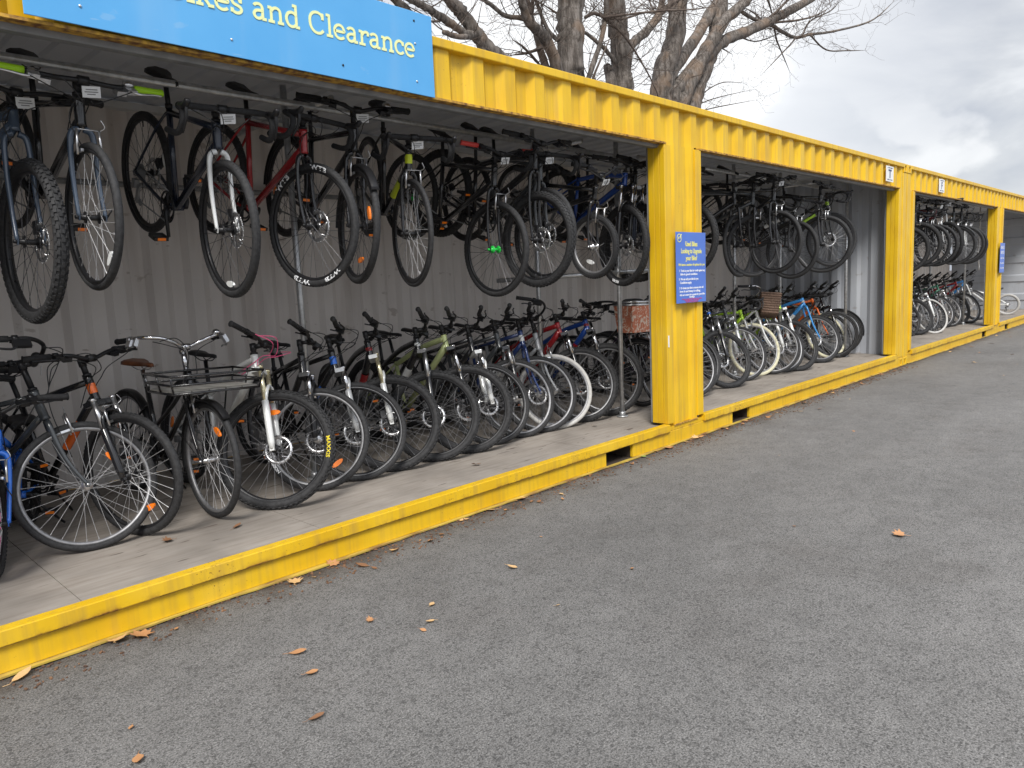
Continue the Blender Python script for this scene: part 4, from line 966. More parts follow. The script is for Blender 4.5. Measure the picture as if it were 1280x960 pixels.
# ------------------------------------------------------------------ every bicycle: name, type, pose (x, y, z, yaw, nose down, lean, steer), frame style, look, label, group
PAL = dict(maroon=(.09,.012,.016), deepblue=(.01,.06,.30), blue=(.015,.14,.62), sky=(.05,.30,.72), navy=(.02,.045,.16), navyblk=(.012,.018,.035), grey=(.16,.165,.17), graphite=(.055,.06,.065), slate=(.06,.085,.125), white=(.74,.75,.74), silver=(.42,.43,.44), red=(.34,.015,.02), orange=(.85,.16,.02), lime=(.42,.70,.03), lime_pale=(.50,.56,.26), plum=(.05,.02,.06), green_d=(.03,.15,.09))
def p(n): return paint(PAL[n], n + '_frame_paint')
BIKES = [
 ('L0', 'childrens_bicycle', 'kid', (-4.672, 1.691, 0.17, -1.945, 0.0, 0.058, 0.058), 'd', 'bright blue bike with pink spoke clips, cut off by the left edge of the photo', 'bicycles parked on the floor of the nearest opening', dict(fr=p('blue'),fk=p('blue'),disc=0,rim=BLKM,refl=[(.62,a_,mat('pink_spoke_clip',(.85,.06,.35),.4)) for a_ in (200,250,290,330,20,60)])),
 ('L0b', 'hybrid_bicycle', 'hyb', (-5.418, 2.019, 0.17, -1.498, -0.001, 0.261, -0.048), 'd', 'dark bike with a wide black saddle, behind the blue bike at the left edge', 'bicycles parked on the floor of the nearest opening', dict(fr=BLK,fk=p('grey'),susp=True,guard=1,wide=1,rim=RIMA)),
 ('L1', 'city_bicycle', 'city', (-5.244, 1.711, 0.17, -0.941, 0.006, 0.033, 0.819), 'd', 'grey curved fork city bike with the largest silver spoked wheel and a white tag', 'bicycles parked on the floor of the nearest opening', dict(fr=p('graphite'),fk=p('graphite'),rim=RIMA,stem=BLKM,bar=BLKM,refl=[(.55,50,ORG)],tag=1,bell=PLB,spin=0,kick=1,guard=0)),
 ('L2', 'hybrid_bicycle', 'hyb', (-4.784, 1.836, 0.17, -1.157, -0.0, -0.007, 0.012), 'd', 'black bike with orange bands on head tube, behind the big silver spoked wheel', 'bicycles parked on the floor of the nearest opening', dict(fr=BLK,fk=BLK,susp=True,stan=ALU,guard=0,dec=p('orange'),rim=BLKM,refl=[(.6,200,ORG)],rrack=1,wide=1)),
 ('L3', 'city_bicycle', 'city', (-4.017, 1.899, 0.17, -1.503, -0.0, 0.052, -0.051), 'step', 'black town bike with chrome bars, brown saddle and a wire rack in front', 'bicycles parked on the floor of the nearest opening', dict(fr=BLK,fk=BLK,guard=1,rim=RIMA,stem=CHR,bar=CHR,lev=ALU,sadm=BRN,post=ALU,bell=CHR,wide=1,refl=[(.6,300,ORG)],kick=1)),
 ('L4', 'mountain_bicycle', 'mtb29', (-3.704, 1.843, 0.17, -1.519, 0.008, 0.146, 0.696), 'd', 'white mountain bike with pink cables and a large silver brake disc', 'bicycles parked on the floor of the nearest opening', dict(edge=1,fr=p('white'),fk=p('white'),susp=True,stan=mat('pale_gold_stanchion',(.72,.66,.45),.2,.8),disc=1,cab=mat('pink_cable',(.85,.12,.28),.4),refl=[(.62,105,ORG)],spin=0,wtext=[('MAXXIS',radians(22),.034,mat('yellow_tyre_print',(.75,.6,.03),.5),1.1)],rim=BLKM,spk=mat('dull_spoke',(.22,.22,.23),.5,.5))),
 ('L5', 'hybrid_bicycle', 'hyb', (-3.073, 1.924, 0.17, -1.75, 0.007, 0.095, 0.992), 'd', 'black hybrid with long orange reflector low in its front wheel, beside the white mountain bike', 'bicycles parked on the floor of the nearest opening', dict(edge=1,spk=mat('dull_spoke',(.22,.22,.23),.5,.5),fr=BLK,fk=BLKM,susp=True,stan=CHR,disc=1,refl=[(.62,-38,ORG)],spin=0,rim=RIMA,wtext=[('NOBBY NIC',radians(235),.026,WHT,1.1)])),
 ('L6', 'hybrid_bicycle', 'hyb', (-3.077, 1.904, 0.17, -1.452, 0.007, 0.081, 0.955), 'd', 'black hybrid with silver fork and blue decals, third of the mountain bike row', 'bicycles parked on the floor of the nearest opening', dict(edge=1,spk=mat('dull_spoke',(.22,.22,.23),.5,.5),fr=BLK,fk=p('silver'),susp=True,stan=CHR,disc=1,rim=BLKM,dec=p('blue'))),
 ('L7', 'mountain_bicycle', 'mtb', (-2.376, 1.925, 0.17, -1.794, 0.008, -0.026, 1.167), 'd', 'black mountain bike with red band on a white head tube and gold stanchions', 'bicycles parked on the floor of the nearest opening', dict(edge=1,spk=mat('dull_spoke',(.22,.22,.23),.5,.5),fr=BLK,fk=p('white'),susp=True,stan=mat('pale_gold_stanchion',(.72,.66,.45),.2,.8),disc=1,dec=p('red'),guard=0)),
 ('L8', 'mountain_bicycle', 'mtb', (-2.108, 1.927, 0.17, -1.729, 0.008, 0.097, 1.067), 'd', 'black mountain bike with white lettering on its fork, left of the light green bike', 'bicycles parked on the floor of the nearest opening', dict(edge=1,spk=mat('dull_spoke',(.22,.22,.23),.5,.5),fr=BLK,fk=BLK,susp=True,stan=ALU,disc=1,dec=p('white'))),
 ('L9', 'mountain_bicycle', 'mtb', (-2.057, 1.893, 0.17, -1.465, 0.008, 0.078, 0.846), 'd', 'light green mountain bike standing among the black ones', 'bicycles parked on the floor of the nearest opening', dict(edge=1,spk=mat('dull_spoke',(.22,.22,.23),.5,.5),fr=p('lime_pale'),fk=BLK,susp=True,stan=CHR,disc=1,tag=0)),
 ('L10', 'hybrid_bicycle', 'hyb', (-1.801, 1.917, 0.17, -1.441, 0.006, 0.141, 0.999), 'd', 'black bike with thick white fork, right of the light green bike', 'bicycles parked on the floor of the nearest opening', dict(edge=1,spk=mat('dull_spoke',(.22,.22,.23),.5,.5),fr=BLK,fk=p('white'),susp=True,stan=CHR,disc=1)),
 ('L11', 'hybrid_bicycle', 'hyb', (-1.473, 1.919, 0.17, -1.432, 0.007, 0.117, 1.031), 'd', 'slim dark bike with thin fork legs between the white fork and the navy bike', 'bicycles parked on the floor of the nearest opening', dict(edge=1,spk=mat('dull_spoke',(.22,.22,.23),.5,.5),fr=p('graphite'),fk=BLK,susp=True,stan=ALU,disc=0,rim=RIMA)),
 ('L12', 'hybrid_bicycle', 'hyb', (-1.19, 1.917, 0.17, -1.458, 0.007, 0.155, 0.918), 'd', 'navy blue bike with blue fork and bright wide rim', 'bicycles parked on the floor of the nearest opening', dict(edge=1,spk=mat('dull_spoke',(.22,.22,.23),.5,.5),fr=p('navy'),fk=p('navy'),susp=False,disc=1,rim=RIMA,dec=p('white'))),
 ('L13', 'city_bicycle', 'city', (-1.006, 1.915, 0.17, -1.439, 0.007, 0.151, 0.845), 'step', 'silver bike with a white front tyre', 'bicycles parked on the floor of the nearest opening', dict(edge=1,spk=mat('dull_spoke',(.22,.22,.23),.5,.5),fr=p('silver'),fk=p('silver'),susp=False,rim=RIMA,ty=RUBW)),
 ('L14', 'mountain_bicycle', 'mtb', (-0.655, 1.916, 0.17, -1.423, 0.007, 0.058, 0.737), 'd', 'red framed mountain bike right behind the white tyre', 'bicycles parked on the floor of the nearest opening', dict(edge=1,spk=mat('dull_spoke',(.22,.22,.23),.5,.5),fr=p('red'),fk=BLK,susp=True,stan=CHR,disc=1,rim=RIMA)),
 ('L15', 'mountain_bicycle', 'mtb', (-0.204, 1.913, 0.17, -1.493, 0.005, 0.071, 0.515), 'd', 'blue and red mountain bike beside the foot of the front pole', 'bicycles parked on the floor of the nearest opening', dict(edge=1,spk=mat('dull_spoke',(.22,.22,.23),.5,.5),fr=p('deepblue'),fk=BLK,susp=True,stan=CHR,disc=1,dec=p('red'),rim=RIMA)),
 ('L15b', 'city_bicycle', 'city', (0.445, 1.88, 0.17, -1.57, 0, 0.05, -0.1), 'step', 'black bike carrying the orange floral basket, behind the front pole', 'bicycles parked on the floor of the nearest opening', dict(edge=1,spk=mat('dull_spoke',(.22,.22,.23),.5,.5),fr=BLK,fk=BLK,guard=1,rim=BLKM,bar=BLKM,wide=1)),
 ('L16', 'city_bicycle', 'city', (0.666, 1.85, 0.17, -1.584, 0.001, 0.064, -0.577), 'step', 'last dark bike tight against the yellow jamb, right of the floral basket', 'bicycles parked on the floor of the nearest opening', dict(edge=1,spk=mat('dull_spoke',(.22,.22,.23),.5,.5),fr=BLK,fk=BLK,guard=0,rim=RIMA,bar=BLKM,wide=1)),
 ('M0', 'hybrid_bicycle', 'hyb', (1.001, 1.749, 0.17, -1.465, 0.007, 0.158, 0.896), 'd', 'plum black bike half hidden by the yellow post under the blue poster', 'bicycles parked on the floor right of the blue poster', dict(fr=p('plum'),fk=BLK,susp=False,rim=RIMA)),
 ('M0b', 'hybrid_bicycle', 'hyb', (1.323, 1.874, 0.17, -1.465, 0.007, 0.161, 0.9), 'd', 'black bike just right of the yellow post, behind the plum one', 'bicycles parked on the floor right of the blue poster', dict(edge=1,spk=mat('dull_spoke',(.22,.22,.23),.5,.5),fr=BLK,fk=p('plum'),susp=True,disc=1)),
 ('M1', 'mountain_bicycle', 'mtb', (1.808, 1.782, 0.17, -1.463, 0.006, 0.214, 0.966), 'd', 'chunky tyred mountain bike with red spot low on the wheel, by the poster post', 'bicycles parked on the floor right of the blue poster', dict(edge=1,spk=mat('dull_spoke',(.22,.22,.23),.5,.5),fr=BLK,fk=BLK,susp=True,disc=1,stan=ALU,dec=p('blue'),refl=[(.9,300,mat('red_reflector',(.7,.02,.02),.2))])),
 ('M2', 'hybrid_bicycle', 'hyb', (2.412, 1.846, 0.17, -1.464, 0.007, 0.125, 0.887), 'd', 'grey bike with thick silver fork, left of the pale green bike with drop bars', 'bicycles parked on the floor right of the blue poster', dict(fr=p('graphite'),fk=p('silver'),susp=True,stan=CHR,rim=RIMA)),
 ('M3', 'road_bicycle', 'grav', (2.909, 1.872, 0.17, -1.463, 0.007, 0.132, 0.847), 'd', 'white and lime bike with drop bars and a cream front tyre', 'bicycles parked on the floor right of the blue poster', dict(fr=p('lime'),fk=p('white'),rim=RIMA,ty=RUBC)),
 ('M3b', 'city_bicycle', 'city', (3.17, 1.8, 0.17, -1.5, 0, 0.12, 0.5), 'step', 'white bike carrying the brown wicker basket, beneath the hanging bikes', 'bicycles parked on the floor right of the blue poster', dict(fr=p('white'),fk=p('white'),rim=RIMA,bar=CHR,wide=1)),
 ('M4', 'hybrid_bicycle', 'hyb', (3.342, 1.769, 0.17, -1.459, 0.007, 0.147, 0.889), 'd', 'white bike with white fork and bright brake disc, right of the wicker basket', 'bicycles parked on the floor right of the blue poster', dict(fr=p('white'),fk=p('white'),susp=True,rim=RIMA,disc=1)),
 ('M5', 'mountain_bicycle', 'mtb', (3.539, 1.704, 0.17, -1.461, 0.008, 0.149, 0.886), 'd', 'lime green bike behind the blue fork', 'bicycles parked on the floor right of the blue poster', dict(edge=1,spk=mat('dull_spoke',(.22,.22,.23),.5,.5),fr=p('lime'),fk=p('white'),susp=True,disc=1,wtext=[('SCHWALBE',radians(280),.03,WHT,1.1)])),
 ('M6', 'mountain_bicycle', 'mtb', (4.521, 1.782, 0.17, -1.463, 0.009, 0.119, 0.859), 'd', 'bright blue bike with blue fork and silver rim', 'bicycles parked on the floor right of the blue poster', dict(fr=p('sky'),fk=p('sky'),susp=False,rim=RIMA,disc=1,dec=p('white'))),
 ('M7', 'hybrid_bicycle', 'hyb', (5.083, 1.854, 0.17, -1.451, 0.006, 0.145, 0.994), 'd', 'orange bike with cream tyres', 'bicycles parked on the floor right of the blue poster', dict(edge=1,spk=mat('dull_spoke',(.22,.22,.23),.5,.5),fr=p('orange'),fk=p('orange'),susp=False,disc=1,ty=RUBC)),
 ('M8', 'hybrid_bicycle', 'hyb', (5.208, 1.765, 0.17, -1.446, 0.006, 0.155, 1.07), 'd', 'black bike with bright fork legs, right of the orange bike', 'bicycles parked on the floor right of the blue poster', dict(edge=1,spk=mat('dull_spoke',(.22,.22,.23),.5,.5),fr=BLK,fk=BLK,susp=True,stan=CHR,disc=1)),
 ('M9', 'hybrid_bicycle', 'hyb', (5.331, 0.73, 0.17, 1.908, -0.0, 0.088, -0.014), 'd', 'dark bike with rear wheel out, left of the mudguard bike by the end wall', 'bicycles parked on the floor right of the blue poster', dict(edge=1,spk=mat('dull_spoke',(.22,.22,.23),.5,.5),fr=p('graphite'),fk=BLK,susp=False)),
 ('M10', 'hybrid_bicycle', 'hyb', (5.7540000000000004, 0.812, 0.17, 1.927, 0.0, 0.087, 0.01), 'd', 'black bike with mudguard, rear wheel out, nearest the grey end wall', 'bicycles parked on the floor right of the blue poster', dict(edge=1,spk=mat('dull_spoke',(.22,.22,.23),.5,.5),fr=BLK,fk=BLK,susp=False,guard=1)),
 ('N1', 'hybrid_bicycle', 'hyb', (8.947, 1.917, 0.17, -1.453, 0.008, 0.111, 0.861), 'd', 'silver bike nearest the double corner post inside the farther container', 'bicycles parked in the farther container', dict(fr=p("silver"),fk=BLK,ty=RUB,susp=False,disc=0,rim=BLKM)),
 ('N2', 'hybrid_bicycle', 'hyb', (9.853, 1.869, 0.17, -1.439, 0.006, 0.137, 1.06), 'd', 'silver bike with silver fork, second from the double corner post', 'bicycles parked in the farther container', dict(fr=p("silver"),fk=p("silver"),ty=RUB,susp=True,disc=1,rim=RIMA)),
 ('N3', 'hybrid_bicycle', 'hyb', (10.005, 1.869, 0.17, -1.466, 0.008, 0.118, 0.831), 'd', 'plain black bike just left of the white tyred one in the farther container', 'bicycles parked in the farther container', dict(fr=BLK,fk=BLK,ty=RUB,susp=False,disc=0,rim=RIMA)),
 ('N4', 'hybrid_bicycle', 'hyb', (9.739, 1.663, 0.17, -1.462, 0.007, 0.126, 0.865), 'd', 'bike with the white front tyre in the farther container', 'bicycles parked in the farther container', dict(fr=BLK,fk=p("white"),ty=RUBW,susp=True,disc=1,rim=BLKM)),
 ('N5', 'hybrid_bicycle', 'mtb', (11.159, 1.911, 0.17, -1.455, 0.009, 0.122, 0.871), 'd', 'dark grey bike right of the white tyred one in the farther container', 'bicycles parked in the farther container', dict(fr=p("graphite"),fk=BLK,ty=RUB,susp=False,disc=0,rim=RIMA)),
 ('N6', 'hybrid_bicycle', 'hyb', (11.519, 1.822, 0.17, -1.466, 0.007, 0.141, 0.869), 'd', 'dark green bike in the farther container', 'bicycles parked in the farther container', dict(fr=p("green_d"),fk=p("silver"),ty=RUB,susp=True,disc=1,rim=RIMA)),
 ('N7', 'hybrid_bicycle', 'mtb', (12.125, 1.847, 0.17, -1.466, 0.008, 0.143, 0.873), 'd', 'black bike left of the grey pole in the farther container', 'bicycles parked in the farther container', dict(fr=BLK,fk=BLK,ty=RUB,susp=False,disc=0,rim=BLKM)),
 ('N8', 'hybrid_bicycle', 'mtb', (12.501, 1.731, 0.17, -1.466, 0.008, 0.147, 0.88), 'd', 'dark red bike behind the grey pole in the farther container', 'bicycles parked in the farther container', dict(fr=p("red"),fk=BLK,ty=RUB,susp=True,disc=1,rim=RIMA)),
 ('N9', 'hybrid_bicycle', 'mtb29', (13.658, 1.853, 0.17, -1.466, 0.009, 0.13, 0.851), 'd', 'blue and white bike with a fat black tyre, last before the far yellow post', 'bicycles parked in the farther container', dict(fr=p("sky"),fk=p("white"),ty=RUB,susp=False,disc=0,rim=RIMA)),
 ('N10', 'childrens_bicycle', 'kid', (15.75, 0.45, 0.17, 1.75, 0, 0.09, 0), 'd', "small child's bike with white tyres right of the far yellow post", 'bicycles parked in the farther container', dict(fr=p('white'),fk=p('white'),ty=RUBW,rim=RIMA)),
 ('U1', 'mountain_bicycle', 'mtb29', (-5.348, 1.545, 1.695, -1.068, 0.28, 0.093, -0.446), 'd', 'slate blue bike with knobbly tyre hanging at the left edge of the photo', 'bicycles hanging from the pipe in the nearest opening', dict(fr=p('slate'),fk=p('slate'),disc=1,tag=1,susp=False,spk=SPKB)),
 ('U2', 'hybrid_bicycle', 'slim', (-4.637, 1.41, 1.889, -1.506, 0.358, 0.019, -0.044), 'd', 'hanging black bike with lime green grips and silver levers', 'bicycles hanging from the pipe in the nearest opening', dict(fr=BLK,fk=p('slate'),grip=mat('lime_grip',(.42,.78,.02),.5),lev=ALU,bell=ALU,tag=1,rim=BLKM,refl=[(.78,-28,WREF)],spin=0)),
 ('U3', 'gravel_bicycle', 'grav', (-3.945, 1.403, 1.886, -1.551, 0.41, -0.025, -0.059), 'd', 'hanging dark bike with narrow white fork and one white wheel reflector', 'bicycles hanging from the pipe in the nearest opening', dict(fr=p('navyblk'),fk=p('white'),disc=1,tag=1,refl=[(.80,-75,WREF)],spin=0,spk=SPKB)),
 ('U4', 'gravel_bicycle', 'grav', (-3.507, 1.465, 1.889, -1.482, 0.376, 0.012, 0.135), 'd', 'hanging red framed bike with white lettering on its front tyre', 'bicycles hanging from the pipe in the nearest opening', dict(fr=p('red'),fk=BLK,disc=1,tag=0,spin=0,spk=SPKB,wtext=[('WTB',radians(160),.036,WHT,1.6),('WTB',radians(105),.036,WHT,1.6),('WTB',radians(285),.036,WHT,1.6),('WTB',radians(330),.036,WHT,1.6)])),
 ('U5', 'hybrid_bicycle', 'hyb', (-2.973, 1.503, 1.875, -1.686, 0.343, 0.06, -0.173), 'd', 'hanging black bike with mudguards and orange wheel reflectors, right of the red framed bike', 'bicycles hanging from the pipe in the nearest opening', dict(spk=SPKB,fr=BLK,fk=BLK,guard=1,tag=1,bell=ALU,refl=[(.6,35,ORG),(.6,-60,ORG)],spin=0,rim=BLKM)),
 ('U6', 'road_bicycle', 'road', (-2.352, 1.351, 1.926, -1.917, 0.445, 0.015, 0.04), 'd', 'hanging slim road bike with yellow green lettering on its head tube', 'bicycles hanging from the pipe in the nearest opening', dict(fr=BLK,fk=BLK,dec=mat('acid_decal',(.62,.72,.03),.4),tag=1,rim=BLKM,deep=1)),
 ('U7', 'hybrid_bicycle', 'hyb', (-1.837, 1.59, 1.886, -1.567, 0.469, -0.004, -0.049), 'd', 'hanging black bike with green front hub and red grips', 'bicycles hanging from the pipe in the nearest opening', dict(spk=SPKB,fr=BLK,fk=BLK,tag=1,grip=mat('red_grip_band',(.65,.06,.05),.5),hubm=mat('green_hub',(.02,.65,.08),.35),guard=0,rim=BLKM)),
 ('U8', 'gravel_bicycle', 'grav', (-1.321, 1.428, 1.859, -1.681, 0.37, 0.005, -0.024), 'd', 'hanging dark grey bike with drop bars, left of the small wheeled one', 'bicycles hanging from the pipe in the nearest opening', dict(fr=p('graphite'),fk=p('graphite'),disc=1,tag=1,spk=SPKB)),
 ('U9', 'folding_bicycle', 'kid', (-0.87, 1.266, 2.009, -1.589, 0.541, -0.042, -0.035), 'd', 'hanging small wheeled black bike left of the front pole', 'bicycles hanging from the pipe in the nearest opening', dict(spk=SPKB,fr=BLK,fk=BLK,tag=1,rim=RIMA,refl=[(.5,-80,WREF)],spin=0)),
 ('U10', 'mountain_bicycle', 'mtb', (-0.128, 1.553, 1.928, -1.72, 0.469, 0.004, -0.172), 'd', 'hanging blue framed mountain bike right behind the front pole', 'bicycles hanging from the pipe in the nearest opening', dict(spk=SPKB,fr=p('deepblue'),fk=BLK,disc=1,susp=True,wtext=[('RIDER',radians(290),.03,WHT,1.2)],spin=0)),
 ('U11', 'mountain_bicycle', 'mtb', (0.1, 1.62, 1.9, -1.68, 0.42, 0, 0.2), 'd', 'dark mountain bike hanging tight against the yellow jamb', 'bicycles hanging from the pipe in the nearest opening', dict(spk=SPKB,fr=BLK,fk=p('navyblk'),disc=1,susp=True)),
 ('U8b', 'mountain_bicycle', 'mtb', (-1.62, 1.45, 1.9, -1.52, 0.42, 0, -0.05), 'd', 'black bike squeezed in between the green hub bike and the drop bar bike', 'bicycles hanging from the pipe in the nearest opening', dict(spk=SPKB,fr=BLK,fk=BLK,disc=1)),
 ('V1', 'mountain_bicycle', 'mtb29', (0.946, 1.69, 1.866, -1.623, 0.356, -0.007, 0), 'd', 'fat tyred bike hanging right behind the blue poster post', 'bicycles hanging right of the blue poster', dict(fr=BLK,fk=BLK,disc=1)),
 ('V2', 'hybrid_bicycle', 'hyb', (1.161, 1.22, 1.751, -0.689, 0.302, 0.029, 0.686), 'd', 'hanging dark bike with a square white tag on its bars', 'bicycles hanging right of the blue poster', dict(spk=SPKB,fr=BLK,fk=BLK,disc=0,tag=1,rim=BLKM)),
 ('V3', 'hybrid_bicycle', 'hyb', (1.597, 1.378, 1.852, -1.011, 0.398, -0.006, 0.472), 'd', 'hanging grey bike third from the blue poster post', 'bicycles hanging right of the blue poster', dict(spk=SPKB,fr=p('graphite'),fk=BLK,disc=0,tag=1)),
 ('V4', 'gravel_bicycle', 'grav', (3.036, 1.465, 1.873, -1.498, 0.474, 0.007, -0.221), 'd', 'hanging black bike with pale decals in the middle of the second opening', 'bicycles hanging right of the blue poster', dict(spk=SPKB,fr=BLK,fk=BLK,disc=0,dec=p('white'))),
 ('V5', 'gravel_bicycle', 'grav', (3.623, 1.22, 1.8, -0.883, 0.283, -0.008, 0.179), 'd', 'hanging bike with bright disc and lime decals, nearest the grey end wall', 'bicycles hanging right of the blue poster', dict(fr=BLK,fk=BLK,dec=p('lime'),disc=1,deep=1)),
 ('V6', 'hybrid_bicycle', 'hyb', (3.42, 1.3, 1.82, -1.5, 0.36, 0, 0), 'd', 'hanging black bike left of the one with the bright disc', 'bicycles hanging right of the blue poster', dict(spk=SPKB,fr=BLK,fk=BLK)),
 ('W1', 'mountain_bicycle', 'mtb29', (6.706, 1.416, 1.862, -1.35, 0.45, -0.002, -0.001), 'd', 'hanging fat tyred bike nearest the double corner post in the farther container', 'bicycles hanging in the farther container', dict(fr=p('graphite'),fk=BLK,tag=1)),
 ('W2', 'mountain_bicycle', 'mtb', (8.987, 1.273, 1.822, -1.696, 0.299, -0.006, -0.439), 'd', 'hanging bike with the widest wheel in the farther container', 'bicycles hanging in the farther container', dict(fr=BLK,fk=p('silver'),disc=1,tag=1)),
 ('W3', 'hybrid_bicycle', 'hyb', (8.2, 1.25, 1.85, -1.6, 0.38, 0, -0.1), 'd', 'hanging dark red bike in the middle of the farther container', 'bicycles hanging in the farther container', dict(fr=p('maroon'),fk=BLK,tag=1)),
 ('V7', 'hybrid_bicycle', 'hyb', (2.35, 1.35, 1.86, -1.62, 0.38, 0, -0.15), 'd', 'hanging black bike between the two tagged bikes and the pale decal bike', 'bicycles hanging right of the blue poster', dict(fr=BLK,fk=BLK,spk=SPKB,tag=1)),
 ('W5', 'mountain_bicycle', 'mtb', (7.3, 1.3, 1.84, -1.66, 0.36, 0, 0.2), 'd', 'hanging black mountain bike, second from the double corner post in the farther container', 'bicycles hanging in the farther container', dict(fr=BLK,fk=BLK,spk=SPKB)),
 ('W6', 'gravel_bicycle', 'grav', (7.75, 1.25, 1.86, -1.5, 0.4, 0, -0.1), 'd', 'hanging navy drop bar bike in the farther container', 'bicycles hanging in the farther container', dict(fr=p('navyblk'),fk=BLK,spk=SPKB,tag=1)),
 ('W7', 'hybrid_bicycle', 'hyb', (9.55, 1.3, 1.85, -1.6, 0.37, 0, 0.1), 'd', 'hanging grey mudguard bike in the farther container', 'bicycles hanging in the farther container', dict(fr=p('graphite'),fk=BLK,spk=SPKB,guard=1)),
 ('W8', 'gravel_bicycle', 'grav', (10.3, 1.25, 1.86, -1.55, 0.39, 0, 0), 'd', 'hanging black drop bar bike with white fork in the farther container', 'bicycles hanging in the farther container', dict(fr=BLK,fk=p('white'),spk=SPKB)),
 ('N11', 'mountain_bicycle', 'mtb', (9.35, 1.86, 0.17, -1.47, 0, 0.12, 0.8), 'd', 'black mountain bike left of the white tyred one in the farther container', 'bicycles parked in the farther container', dict(fr=BLK,fk=BLK,disc=1,susp=True)),
 ('N12', 'hybrid_bicycle', 'hyb', (10.45, 1.88, 0.17, -1.47, 0, 0.1, 0.9), 'd', 'grey mudguard bike standing in the middle of the farther container', 'bicycles parked in the farther container', dict(fr=p('graphite'),fk=BLK,guard=1)),
 ('N13', 'hybrid_bicycle', 'hyb', (8.4, 1.9, 0.17, -1.46, 0, 0.12, 0.9), 'd', 'black mudguard bike hidden behind the double corner post', 'bicycles parked in the farther container', dict(fr=BLK,fk=BLK,guard=1)),
 ('W4', 'hybrid_bicycle', 'hyb', (9.9, 1.27, 1.84, -1.5, 0.35, 0, 0.1), 'd', 'hanging black bike nearest the grey pole in the farther container', 'bicycles hanging in the farther container', dict(fr=BLK,fk=BLK,tag=1)),
]
BK = {}
for key_, nm_, t_, po_, st_, lab_, grp_, S_ in BIKES: BK[key_] = bicycle(nm_, t_, po_, st_, lab_, grp_, **S_)
